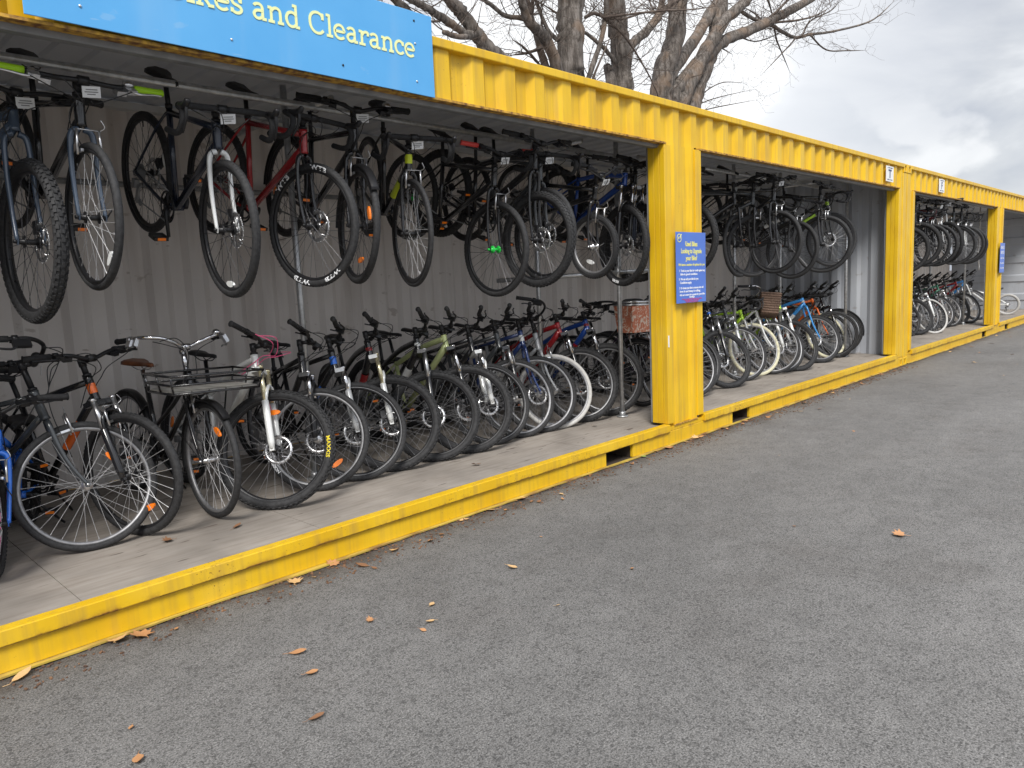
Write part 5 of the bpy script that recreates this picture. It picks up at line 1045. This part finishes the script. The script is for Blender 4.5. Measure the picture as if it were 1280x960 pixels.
TREES = {'A': [[(2.91, 4.7, 4.5, 0.123), (2.39, 4.7, 4.94, 0.106), (2.16, 4.7, 5.12, 0.093), (1.91, 4.7, 5.33, 0.085), (1.71, 4.7, 5.44, 0.079), (1.48, 4.7, 5.65, 0.066)], [(2.27, 4.7, 5.0, 0.059), (1.94, 4.66, 5.03, 0.051), (1.52, 4.61, 5.12, 0.05), (1.15, 4.57, 5.19, 0.043), (0.87, 4.52, 5.2, 0.042), (0.53, 4.48, 5.25, 0.036)], [(2.12, 4.7, 5.04, 0.041), (1.69, 4.57, 4.92, 0.034), (1.32, 4.43, 4.87, 0.032)], [(1.4, 4.7, 4.64, 0.067), (1.19, 4.68, 4.89, 0.06), (0.94, 4.66, 5.09, 0.053), (0.7, 4.64, 5.2, 0.052), (0.51, 4.62, 5.39, 0.046)], [(1.6, 4.7, 5.17, 0.017), (1.33, 4.58, 5.05, 0.016), (0.99, 4.47, 4.95, 0.016)]], 'B': [[(4.96, 5.2, 4.58, 0.228), (4.97, 5.2, 5.2, 0.219), (5.0, 5.2, 5.81, 0.211), (5.05, 5.2, 6.35, 0.211), (5.17, 5.2, 7.17, 0.182)], [(4.66, 5.2, 4.81, 0.112), (4.49, 5.13, 5.12, 0.096), (4.14, 5.06, 5.51, 0.087), (3.65, 4.98, 5.65, 0.071), (3.44, 4.91, 5.9, 0.057), (3.26, 4.84, 6.19, 0.043)], [(4.17, 5.2, 5.67, 0.047), (3.8, 5.18, 5.76, 0.039), (3.33, 5.17, 5.71, 0.032), (3.01, 5.15, 5.79, 0.031), (2.81, 5.13, 5.82, 0.028), (2.56, 5.12, 5.89, 0.024)], [(4.96, 5.2, 5.45, 0.049), (4.83, 5.28, 5.61, 0.042), (4.59, 5.37, 5.81, 0.035), (4.4, 5.45, 6.27, 0.027), (4.39, 5.53, 6.55, 0.021)], [(4.45, 5.2, 4.78, 0.076), (4.37, 5.28, 5.18, 0.062), (4.27, 5.35, 5.63, 0.048), (4.24, 5.42, 5.97, 0.034)], [(4.49, 5.2, 5.52, 0.027), (4.31, 5.27, 5.44, 0.027), (4.01, 5.33, 5.31, 0.024), (3.69, 5.4, 5.23, 0.02)], [(4.17, 5.2, 5.08, 0.02), (4.0, 5.13, 5.12, 0.02), (3.62, 5.06, 5.25, 0.019), (3.28, 4.99, 5.29, 0.016)]], 'C': [[(7.16, 5.6, 4.65, 0.203), (7.13, 5.6, 5.27, 0.193), (7.09, 5.6, 5.64, 0.192), (7.01, 5.6, 6.31, 0.174), (6.93, 5.6, 6.89, 0.173), (6.89, 5.6, 7.62, 0.148)], [(7.12, 5.6, 5.65, 0.104), (7.3, 5.61, 5.87, 0.097), (7.5, 5.62, 6.18, 0.089), (8.04, 5.62, 6.54, 0.083), (8.52, 5.63, 6.95, 0.076)], [(6.91, 5.6, 5.69, 0.048), (6.7, 5.56, 5.78, 0.039), (6.39, 5.53, 5.89, 0.038), (5.88, 5.49, 6.01, 0.03), (5.19, 5.45, 6.13, 0.022), (4.48, 5.41, 6.23, 0.021)], [(5.93, 5.6, 5.09, 0.053), (5.94, 5.54, 5.29, 0.045), (6.25, 5.49, 5.92, 0.046), (6.38, 5.44, 6.43, 0.046), (6.34, 5.38, 6.7, 0.038), (6.26, 5.33, 7.09, 0.03)], [(6.05, 5.6, 5.1, 0.027), (6.02, 5.47, 5.32, 0.023), (6.35, 5.34, 5.98, 0.023)], [(5.95, 5.6, 6.36, 0.03), (6.12, 5.5, 6.44, 0.03), (6.31, 5.41, 6.38, 0.03)], [(6.82, 5.6, 4.92, 0.103), (6.88, 5.74, 5.49, 0.096), (7.0, 5.88, 5.71, 0.081)], [(8.41, 5.6, 6.88, 0.017), (8.4, 5.71, 7.13, 0.017), (8.31, 5.82, 7.46, 0.013)], [(8.44, 5.6, 6.89, 0.017), (8.67, 5.7, 7.24, 0.017), (8.97, 5.8, 7.66, 0.013)]], 'D': [[(8.83, 5.9, 4.74, 0.266), (8.98, 5.9, 5.36, 0.231), (9.13, 5.9, 5.97, 0.213), (9.59, 5.9, 6.74, 0.198), (9.75, 5.9, 7.62, 0.189), (9.95, 5.9, 8.69, 0.162)], [(8.85, 5.9, 5.17, 0.159), (9.12, 5.94, 5.5, 0.143), (9.71, 5.99, 6.17, 0.137), (10.72, 6.03, 7.01, 0.123), (11.53, 6.07, 7.79, 0.117), (12.1, 6.12, 8.22, 0.119), (13.24, 6.16, 9.28, 0.103)], [(9.61, 5.9, 5.18, 0.219), (10.0, 5.86, 5.75, 0.184), (11.05, 5.81, 6.91, 0.143), (11.6, 5.77, 7.5, 0.126), (12.42, 5.72, 8.05, 0.109), (12.67, 5.68, 8.23, 0.1), (13.74, 5.64, 9.05, 0.083)], [(9.45, 5.9, 5.42, 0.154), (9.76, 5.88, 5.81, 0.146), (11.31, 5.85, 6.89, 0.145), (12.15, 5.83, 7.29, 0.119), (13.73, 5.8, 7.89, 0.115), (14.73, 5.78, 8.32, 0.108), (16.63, 5.76, 9.16, 0.103), (19.56, 5.73, 10.53, 0.088)], [(10.06, 5.9, 5.06, 0.242), (10.39, 5.92, 5.61, 0.207), (10.88, 5.94, 6.23, 0.182), (11.38, 5.95, 6.88, 0.165), (11.66, 5.97, 7.53, 0.156), (11.98, 5.99, 8.16, 0.138), (12.32, 6.01, 9.18, 0.119)], [(14.21, 5.9, 8.06, 0.048), (14.71, 5.93, 8.09, 0.044), (15.53, 5.95, 8.07, 0.045), (16.34, 5.98, 8.13, 0.04), (17.37, 6.0, 8.43, 0.036), (19.23, 6.03, 8.9, 0.032), (21.9, 6.05, 9.68, 0.027), (23.46, 6.08, 10.28, 0.023), (25.05, 6.11, 11.1, 0.015)], [(17.11, 5.9, 8.33, 0.024), (18.56, 5.99, 8.21, 0.021), (20.68, 6.08, 8.6, 0.017), (22.42, 6.17, 8.95, 0.011)], [(14.7, 5.9, 8.04, 0.022), (15.06, 6.0, 7.82, 0.02), (15.53, 6.09, 7.66, 0.018), (16.34, 6.18, 7.23, 0.012)], [(16.05, 5.9, 8.03, 0.021), (15.65, 5.8, 7.84, 0.018), (14.64, 5.69, 7.29, 0.015), (13.37, 5.59, 6.58, 0.009)], [(16.38, 5.9, 8.14, 0.025), (16.65, 5.92, 8.29, 0.023), (17.21, 5.94, 8.76, 0.021), (18.84, 5.96, 9.42, 0.017), (19.6, 5.99, 9.9, 0.014)], [(13.93, 5.9, 8.68, 0.032), (14.43, 5.96, 8.71, 0.028), (14.85, 6.01, 8.37, 0.027)], [(12.77, 5.9, 8.05, 0.041), (13.29, 5.9, 8.01, 0.041), (14.03, 5.9, 8.02, 0.043)], [(10.43, 5.9, 5.5, 0.015), (10.93, 5.82, 5.85, 0.012), (11.56, 5.74, 6.1, 0.011), (12.44, 5.66, 6.2, 0.008)], [(10.5, 5.9, 5.44, 0.014), (11.05, 5.89, 5.63, 0.012), (11.84, 5.89, 5.85, 0.01), (13.33, 5.88, 6.22, 0.007)], [(10.8, 5.9, 5.37, 0.013), (11.6, 5.76, 5.56, 0.011), (13.03, 5.63, 5.87, 0.007)], [(11.52, 5.9, 7.0, 0.019), (12.15, 6.04, 7.04, 0.016), (12.85, 6.19, 7.09, 0.012)], [(12.93, 5.9, 7.42, 0.018), (13.79, 5.99, 7.54, 0.015), (14.95, 6.08, 7.91, 0.013), (16.19, 6.17, 8.39, 0.012)]]}
# ------------------------------------------------------------------ racks, baskets on bikes
def front_rack():
    k = K('city'); b = MB(); F, n, u = k['F'], k['n'], k['u']; R = k['g']['R']
    zc = F[2] + R + .075; xc = F[0] - .02; hx, hy = .17, .25
    for zz, ex in ((zc, 0), (zc + .05, .01), (zc + .10, .02)):
        b.tube([A([xc - hx - ex, -hy - ex, zz]), A([xc + hx + ex, -hy - ex, zz]), A([xc + hx + ex, hy + ex, zz]), A([xc - hx - ex, hy + ex, zz]), A([xc - hx - ex, -hy - ex, zz])], .0075, 6)
    for yy in np.linspace(-hy, hy, 8): b.tube([A([xc - hx, yy, zc]), A([xc + hx, yy, zc])], .004, 5)
    for s in (-1, 1):
        for xx in (-hx, 0, hx): b.tube([A([xc + xx, s * hy, zc]), A([xc + xx * 1.1, s * (hy + .02), zc + .10])], .006, 5)
        b.tube([A([xc, s * .13, zc]), A([F[0], s * .075, R + .10]), A([F[0], s * .066, R])], .0055, 6)
        b.tube([A([xc - hx, s * .06, zc]), k['H'] - u * .04 + A([.02, s * .02, 0])], .005, 6)
    return b, (xc, hx, hy, zc)
r_, X_, fw_ = BK['L3']
fb, (xc_, hx_, hy_, zc_) = front_rack()
fr_ = link('front_rack', fb, BLK, r_, X_)
for i in range(5):
    b = MB(); b.box(xc_ - hx_ + .01, xc_ + hx_ - .01, -hy_ + .01 + i * .098, -hy_ + .10 + i * .098, zc_ + .006, zc_ + .014); link('rack_slat', b, noisy('weathered_slat', (.20, .19, .175), (.32, .31, .285), 20, .7, stretch=(.2, 1, 1)), fr_)
def basket(par, X, t, m, m2, w_=.17, h_=.27, d_=.12, dx=.17, handle=True, rows=0):
    k = K(t); c = k['B'] + A([dx, 0, -h_ - .03]); b = MB()
    V = []
    for z, s in ((0, .82), (h_ * .5, .92), (h_, 1.)):
        for (i, j) in ((-1, -1), (1, -1), (1, 1), (-1, 1)): V.append(c + A([i * d_ * s, j * w_ * s, z]))
    for z, s in ((h_, .93), (h_ * .5, .85), (.01, .76)):
        for (i, j) in ((-1, -1), (1, -1), (1, 1), (-1, 1)): V.append(c + A([i * d_ * s, j * w_ * s, z]))
    F = [(l * 4 + a, l * 4 + (a + 1) % 4, l * 4 + 4 + (a + 1) % 4, l * 4 + 4 + a) for l in range(5) for a in range(4)] + [(3, 2, 1, 0), (20, 21, 22, 23)]
    b.add(V, F, False); o = link('basket', b, m, par, X); bevel(o, .012, 2)
    if handle:
        b = MB()
        for zz in (h_ + .006, h_ + .034): b.tube([c + A([-d_, -w_, zz]), c + A([d_, -w_, zz]), c + A([d_, w_, zz]), c + A([-d_, w_, zz]), c + A([-d_, -w_, zz])], .011, 6)
        link('basket_rim', b, m2, o)
        b = MB(); b.tube(sp([c + A([0, -w_, h_ + .03]), c + A([-.02, -w_ * .6, h_ + .055]), c + A([-.02, w_ * .6, h_ + .055]), c + A([0, w_, h_ + .03])], 4), .009, 8); link('basket_handle', b, PLB, o)
    if rows:
        b = MB()
        for i in range(rows):
            z = h_ * (i + .5) / rows; s = .82 + .18 * (i + .5) / rows + .01
            P4 = [c + A([d_ * s, -w_ * s, z]), c + A([d_ * s, w_ * s, z]), c + A([-d_ * s, w_ * s, z]), c + A([-d_ * s, -w_ * s, z]), c + A([d_ * s, -w_ * s, z])]
            b.tube(P4, .009, 6)
        link('wicker_weave', b, m2, o)
    return o
def floral():
    m = mat('orange_floral_cloth', (.6, .2, .1), .8); nt = m.node_tree; b = nt.nodes['Principled BSDF']
    tc = N(nt, 'ShaderNodeTexCoord'); n = N(nt, 'ShaderNodeTexNoise'); n.inputs['Scale'].default_value = 22; n.inputs['Detail'].default_value = 2; n.inputs['Distortion'].default_value = 1.6
    r = ramp(nt, [(.40, (.62, .20, .11)), (.50, (.70, .36, .25)), (.56, (.80, .66, .55))], 'CONSTANT')
    nt.links.new(tc.outputs['Object'], n.inputs['Vector']); nt.links.new(n.outputs['Fac'], r.inputs[0]); nt.links.new(r.outputs[0], b.inputs['Base Color']); return m
basket(BK['L15b'][0], BK['L15b'][1], 'city', floral(), ALU)
WK = noisy('brown_wicker', (.10, .06, .045), (.20, .13, .09), 60, .8)
basket(BK['M3b'][0], BK['M3b'][1], 'city', WK, WK, handle=False, rows=9)

# ------------------------------------------------------------------ trees
def bark():
    m = mat('tree_bark', (.2, .17, .14), .9); nt = m.node_tree; b = nt.nodes['Principled BSDF']; L = nt.links.new
    tc = N(nt, 'ShaderNodeTexCoord'); mp = N(nt, 'ShaderNodeMapping'); mp.inputs['Scale'].default_value = (1, 1, .16)
    n = N(nt, 'ShaderNodeTexNoise'); n.inputs['Scale'].default_value = 16; n.inputs['Detail'].default_value = 8; n.inputs['Roughness'].default_value = .7
    L(tc.outputs['Object'], mp.inputs[0]); L(mp.outputs[0], n.inputs['Vector'])
    r = ramp(nt, [(.32, (.02, .015, .012)), (.46, (.095, .080, .068)), (.60, (.20, .175, .155)), (.8, (.31, .285, .26))])
    L(n.outputs['Fac'], r.inputs[0])
    n2 = N(nt, 'ShaderNodeTexNoise'); n2.inputs['Scale'].default_value = 2.2; n2.inputs['Detail'].default_value = 5
    r2 = ramp(nt, [(.50, 0.0), (.62, .8)]); L(tc.outputs['Object'], n2.inputs['Vector']); L(n2.outputs['Fac'], r2.inputs[0])
    x = N(nt, 'ShaderNodeMix', data_type='RGBA'); x.inputs['B'].default_value = (.24, .16, .105, 1); L(r.outputs[0], x.inputs['A'])
    mu = N(nt, 'ShaderNodeMath', operation='MULTIPLY'); mu.inputs[1].default_value = .6; L(r2.outputs[0], mu.inputs[0]); L(mu.outputs[0], x.inputs['Factor']); L(x.outputs['Result'], b.inputs['Base Color'])
    bp = N(nt, 'ShaderNodeBump'); bp.inputs['Strength'].default_value = .9; bp.inputs['Distance'].default_value = .03
    L(n.outputs['Fac'], bp.inputs['Height']); L(bp.outputs[0], b.inputs['Normal'])
    return m
BARK = bark()
TWIG = noisy('twig_bark', (.07, .05, .04), (.14, .11, .09), 10, .9)
tr = random.Random(11)
def rv(r, s=1.): return A([r.uniform(-s, s), r.uniform(-s, s), r.uniform(-s, s)])
thick = 1.0
def limb(b, pts, n=12):
    """knobbly limb through points with radii"""
    P_ = [A(q[:3]) for q in pts]; R_ = [q[3] for q in pts]
    if R_[-1] < .03: R_[-1] *= .35
    Q = sp(P_, 6); rr = []
    for i in range(len(Q)):
        t = i / 6; a = min(int(t), len(R_) - 1); c = min(a + 1, len(R_) - 1); rr.append(thick * (R_[a] * (1 - (t - a)) + R_[c] * (t - a)) * tr.uniform(.93, 1.08))
    Q = [q + rv(tr, rr[i] * .12) for i, q in enumerate(Q)]
    b.tube(Q, rr, n); return Q, rr
def twig(b, p, d, L_, r, lev):
    d = d / np.linalg.norm(d); n = max(3, int(L_ / .13)); P_ = [p]; q = p.copy(); bend = rv(tr, .22)
    for i in range(n):
        d = d + bend * .35 + rv(tr, .26) + A([0, 0, .02]); d /= np.linalg.norm(d); q = q + d * (L_ / n); P_.append(q)
        if lev > 0 and tr.random() < .50:
            s = np.cross(d, rv(tr)); s /= np.linalg.norm(s) + 1e-9
            twig(b, q.copy(), d * .55 + s, L_ * tr.uniform(.35, .6), r * .55, lev - 1)
    b.tube(P_, [max(.0022, r * (1 - .75 * i / n)) for i in range(n + 1)], 4 if r < .012 else 6, False)
def tree(key, label, base_dx):
    Ls = TREES[key]; p0 = Ls[0][0]; base = (p0[0] + base_dx, p0[1] + .3, 0)
    root = empty('bare_tree', label, 'tree', 'bare trees behind the containers', base)
    off = A(base)
    def M_(b): b.v = [tuple(A(v) - off) for v in b.v]; return b
    global thick; thick = 1.1 if key == 'D' else 1.08
    main = Ls[0]; r0 = main[0][3]
    low = [(base[0], base[1], -.05, r0 * 1.9), (base[0], base[1], .5, r0 * 1.45), ((base[0] + p0[0]) / 2, (base[1] + p0[1]) / 2, p0[2] * .55, r0 * 1.2)]
    tb = MB(); Q0, R0 = limb(tb, low + list(main), 18)
    ends = [(Q0[-1], Q0[-1] - Q0[-4], R0[-1])]; tips = [(Q0, R0)]
    link('trunk', M_(tb), BARK, root)
    for l in Ls[1:]:
        b = MB(); l = list(l)
        if l[0][3] > .055 and l[0][2] < 5.6:      # big limbs reach down into the trunk
            d = A(low[2][:3]) - A(l[0][:3]); l = [tuple(A(l[0][:3]) + d * .8) + (l[0][3] * 1.1,), tuple(A(l[0][:3]) + d * .35) + (l[0][3] * 1.05,)] + l
        Q, R_ = limb(b, l, 12 if l[0][3] > .04 else 8); link('limb', M_(b), BARK if l[0][3] > .03 else TWIG, root)
        tips.append((Q, R_))
        stub = (key, Ls.index(l) if l in Ls else -1) in (('A', 2),) or (len(l) > 3 and l[-1][3] > .06 and l[-1][2] < 6.4 and R_[-1] > .06)
        if Q[-1][2] > 5.2 and not stub: ends.append((Q[-1], Q[-1] - Q[-4], R_[-1]))
    b = MB()
    for (Q, R_) in tips:
        for i in range(0, len(Q)):
            if Q[i][2] < 3.6: continue
            pr_ = (.42 if R_[i] < .03 else .22 if R_[i] < .06 else .12) * (.6 if key in 'AB' else 1)
            if tr.random() < pr_:
                s = rv(tr); s[2] = abs(s[2]) * .5 + .1; L_ = tr.uniform(.35, 1.0) if R_[i] < .02 else tr.uniform(.6, 1.6)
                twig(b, Q[i].copy(), s, L_, min(R_[i] * .45, .010), 2)
    for (q, d, r) in ends:
        # crown above
        d = A(d) / np.linalg.norm(d)
        if r > .03:
            for j in range(3):
                dd = d + rv(tr, .5) + A([0, 0, .3]); dd /= np.linalg.norm(dd); pts = [tuple(q) + (r * .75,)]; c = q.copy()
                for m_ in range(4): dd = dd + rv(tr, .2); dd /= np.linalg.norm(dd); c = c + dd * .55; pts.append(tuple(c) + (r * (.6 - m_ * .12),))
                Q, R_ = limb(b, pts, 8)
                for i in range(0, len(Q), 2): twig(b, Q[i].copy(), rv(tr) + A([0, 0, .4]), tr.uniform(.5, 1.2), .010, 2)
        else:
            for j in range(3): twig(b, q.copy(), d + rv(tr, .6), tr.uniform(.3, .7), max(.003, r * .6), 1)
    link('twigs', M_(b), TWIG, root, kind='stuff')
tree('A', 'leaning bare tree right beside the blue board', .35)
tree('B', 'bare tree with one thick straight trunk above the ribbed yellow header', 0)
tree('C', 'bare tree with a sawn off side limb, between the straight trunk and the widest tree', 0)
tree('D', 'widest bare tree with many stems and a long branch reaching right', -.1)

# ------------------------------------------------------------------ fallen leaves and grit
def leaf_mesh(kind, seed):
    r = random.Random(seed); b = MB()
    if kind == 'lobed': out = [(0, -.55), (.12, -.30), (.42, -.38), (.34, -.16), (.60, .02), (.36, .10), (.40, .38), (.18, .28), (.04, .58), (-.14, .30), (-.42, .40), (-.32, .12), (-.58, .02), (-.34, -.14), (-.40, -.38), (-.12, -.28)]
    else: out = [(0, -.5), (.13, -.38), (.22, -.15), (.24, .08), (.16, .30), (.02, .52), (-.13, .32), (-.22, .10), (-.21, -.15), (-.12, -.38)]
    out = [(x * r.uniform(.85, 1.15), y * r.uniform(.9, 1.1)) for x, y in out]; cu_ = r.uniform(.2, .55); tw_ = r.uniform(-.3, .3); n = len(out)
    f = lambda x, y: (x, y, cu_ * (x * x * 1.6 + y * y * .5) + tw_ * x * y + .02)
    V = [f(0, 0), f(0, .25), f(0, -.25)] + [f(*q) for q in out] + [(q[0] * .5, q[1] * .5, f(q[0] * .5, q[1] * .5)[2] + .015) for q in out]
    F = []
    for i in range(n):
        j = (i + 1) % n; F += [(3 + i, 3 + j, 3 + n + j, 3 + n + i), (3 + n + i, 3 + n + j, 0)]
    m = len(V); V2 = [(v[0], v[1], v[2] - .012) for v in V]
    b.add(V, F, True); b.add(V2, [q[::-1] for q in F], True)
    b.tube([f(0, -.5), (r.uniform(-.06, .06), -.68, .06), (r.uniform(-.15, .15), -.85, .05)], .012, 4)
    return b
LM = [noisy('dry_leaf_orange', (.36, .16, .065), (.52, .28, .13), 40, .7), noisy('dry_leaf_tan', (.50, .30, .13), (.66, .44, .22), 40, .7), noisy('dry_leaf_brown', (.17, .08, .04), (.30, .15, .07), 40, .75)]
LFM = [leaf_mesh('lobed', 1).mesh('leaf'), leaf_mesh('oval', 2).mesh('leaf'), leaf_mesh('oval', 5).mesh('leaf'), leaf_mesh('lobed', 9).mesh('leaf'), leaf_mesh('oval', 12).mesh('leaf')]
for m_ in LFM: m_.materials.append(None)
def leaf(x, y, s, k, m, label=None, rot=None):
    o = link('fallen_leaf', LFM[k], LM[m]); rr = random.Random(int(x * 977 + y * 131))
    o.location = (x, y, .004); o.scale = (s, s * rr.uniform(.8, 1.1), s); o.rotation_euler = (rr.uniform(-.25, .25), rr.uniform(-.25, .25), rr.uniform(0, 6.28) if rot is None else rot)
    o.location.z = .004 + s * .08
    if label is None:
        place = 'by the rail' if y > -.2 else 'on open asphalt'
        seg = ('under the blue board' if x < -2.6 else 'left of the fork pocket' if x < -1.25 else 'under the blue poster post' if x < .8 else 'before the second opening' if x < 6.1 else 'before the farther container')
        label = '%s %s leaf %s %s' % (('orange', 'tan', 'dark brown')[m], ('lobed', 'narrow', 'oval', 'ragged', 'folded')[k], place, seg)
    tag(o, label, 'leaf', 'dry leaves on the asphalt')
LV = [(-4.70, -.085, .098, 0, 0, 'curled orange brown lobed leaf against the yellow rail at left'), (-4.78, -.05, .085, 3, 1, 'pale tan leaf tucked beside the curled orange one under the rail'), (-5.14, -.07, .10, 4, 1, 'long tan leaf under the rail at the lower left corner'),
 (-4.33, -.77, .070, 1, 0, 'orange leaf alone on the asphalt, larger of the two below the rail'), (-4.38, -.96, .062, 2, 0, 'narrow orange leaf just below the larger lone leaf'), (-3.97, -.76, .045, 3, 0, 'small notched brown leaf left of the pair of pale leaves'),
 (-3.69, -.85, .048, 1, 1, 'pale folded leaf, upper of the small trio'), (-3.81, -.98, .045, 2, 1, 'thin flat leaf in the middle of the small trio'), (-3.88, -1.02, .038, 1, 0, 'small upright leaf, lowest of the small trio'), (-4.53, -1.24, .062, 2, 2, 'brown narrow leaf near the bottom of the photo'),
 (-4.98, -.79, .034, 1, 0, 'tiny orange leaf near the lower left corner'), (-5.03, -1.0, .070, 1, 0, 'orange leaf cut by the bottom edge of the photo'), (-3.14, -.84, .070, 2, 1, 'light tan leaf alone in the middle of the asphalt'), (-1.52, -2.20, .075, 3, 0, 'brown leaf with a stalk far out on the open asphalt')]
for a in LV: leaf(*a)
rl = random.Random(8)
for (x, y, s) in [(-3.59, -.26, .04), (-3.14, -.18, .05), (-2.06, -.27, .045), (-2.78, -1.33, .036), (1.77, -.28, .06), (2.0, -.39, .06), (1.38, -.13, .05), (8.59, -.06, .08), (9.11, -.24, .07), (9.78, -.41, .07), (7.52, -.08, .07)] + \
    [(rl.uniform(-4.6, 6), -.03 - rl.random() ** 2 * .16, rl.choice((.03, .035, .04, .05, .075))) for _ in range(70)] + [(rl.uniform(6, 14), -.05 - rl.random() * 1.2, rl.uniform(.04, .07)) for _ in range(16)] + [(rl.uniform(-4, 9), -rl.uniform(.2, 2.2), rl.uniform(.02, .03)) for _ in range(10)]:
    leaf(x, y, s, rl.randrange(5), rl.choice((0, 0, 1, 2, 2)))
for (x, y) in [(-4.30, .60), (-3.95, .52), (-.62, .56), (.1, .3), (-2.2, .42)]:
    leaf(x, y, .07, rl.randrange(5), 2, None); C.objects[-1].location.z = .178; tag(C.objects[-1], 'dry brown leaf on the wooden floor ' + ('near the town bike with the wire rack', 'below the white mountain bike', 'beside the foot of the front pole', 'behind the yellow jamb', 'in front of the black mountain bikes')[[-4.30, -3.95, -.62, .1, -2.2].index(x)], 'leaf', 'leaves on the container floor')
gl = link('fallen_leaf', LFM[1], mat('green_leaf', (.28, .42, .12), .5)); gl.location = (-.77, -.05, .012); gl.scale = (.07, .05, .05); tag(gl, 'pale green leaf against the rail by the left fork pocket', 'leaf', 'dry leaves on the asphalt')
gb = MB(); rg_ = random.Random(5)
for i in range(2600):
    x = rg_.uniform(-5.6, 6); y = -.012 - rg_.random() ** 2.5 * .22; s = rg_.uniform(.002, .007)
    gb.obox((x, y, s * .5), ((cos(i), sin(i), .2), (-sin(i), cos(i), .1), (0, -.1, 1)), s, s * .7, s * .5)
tag(link('leaf_litter', gb, noisy('leaf_litter_bits', (.07, .04, .03), (.24, .13, .07), 12, .9), kind='stuff'), 'brown crumbs of leaf and grit along the foot of the yellow rail', 'litter')
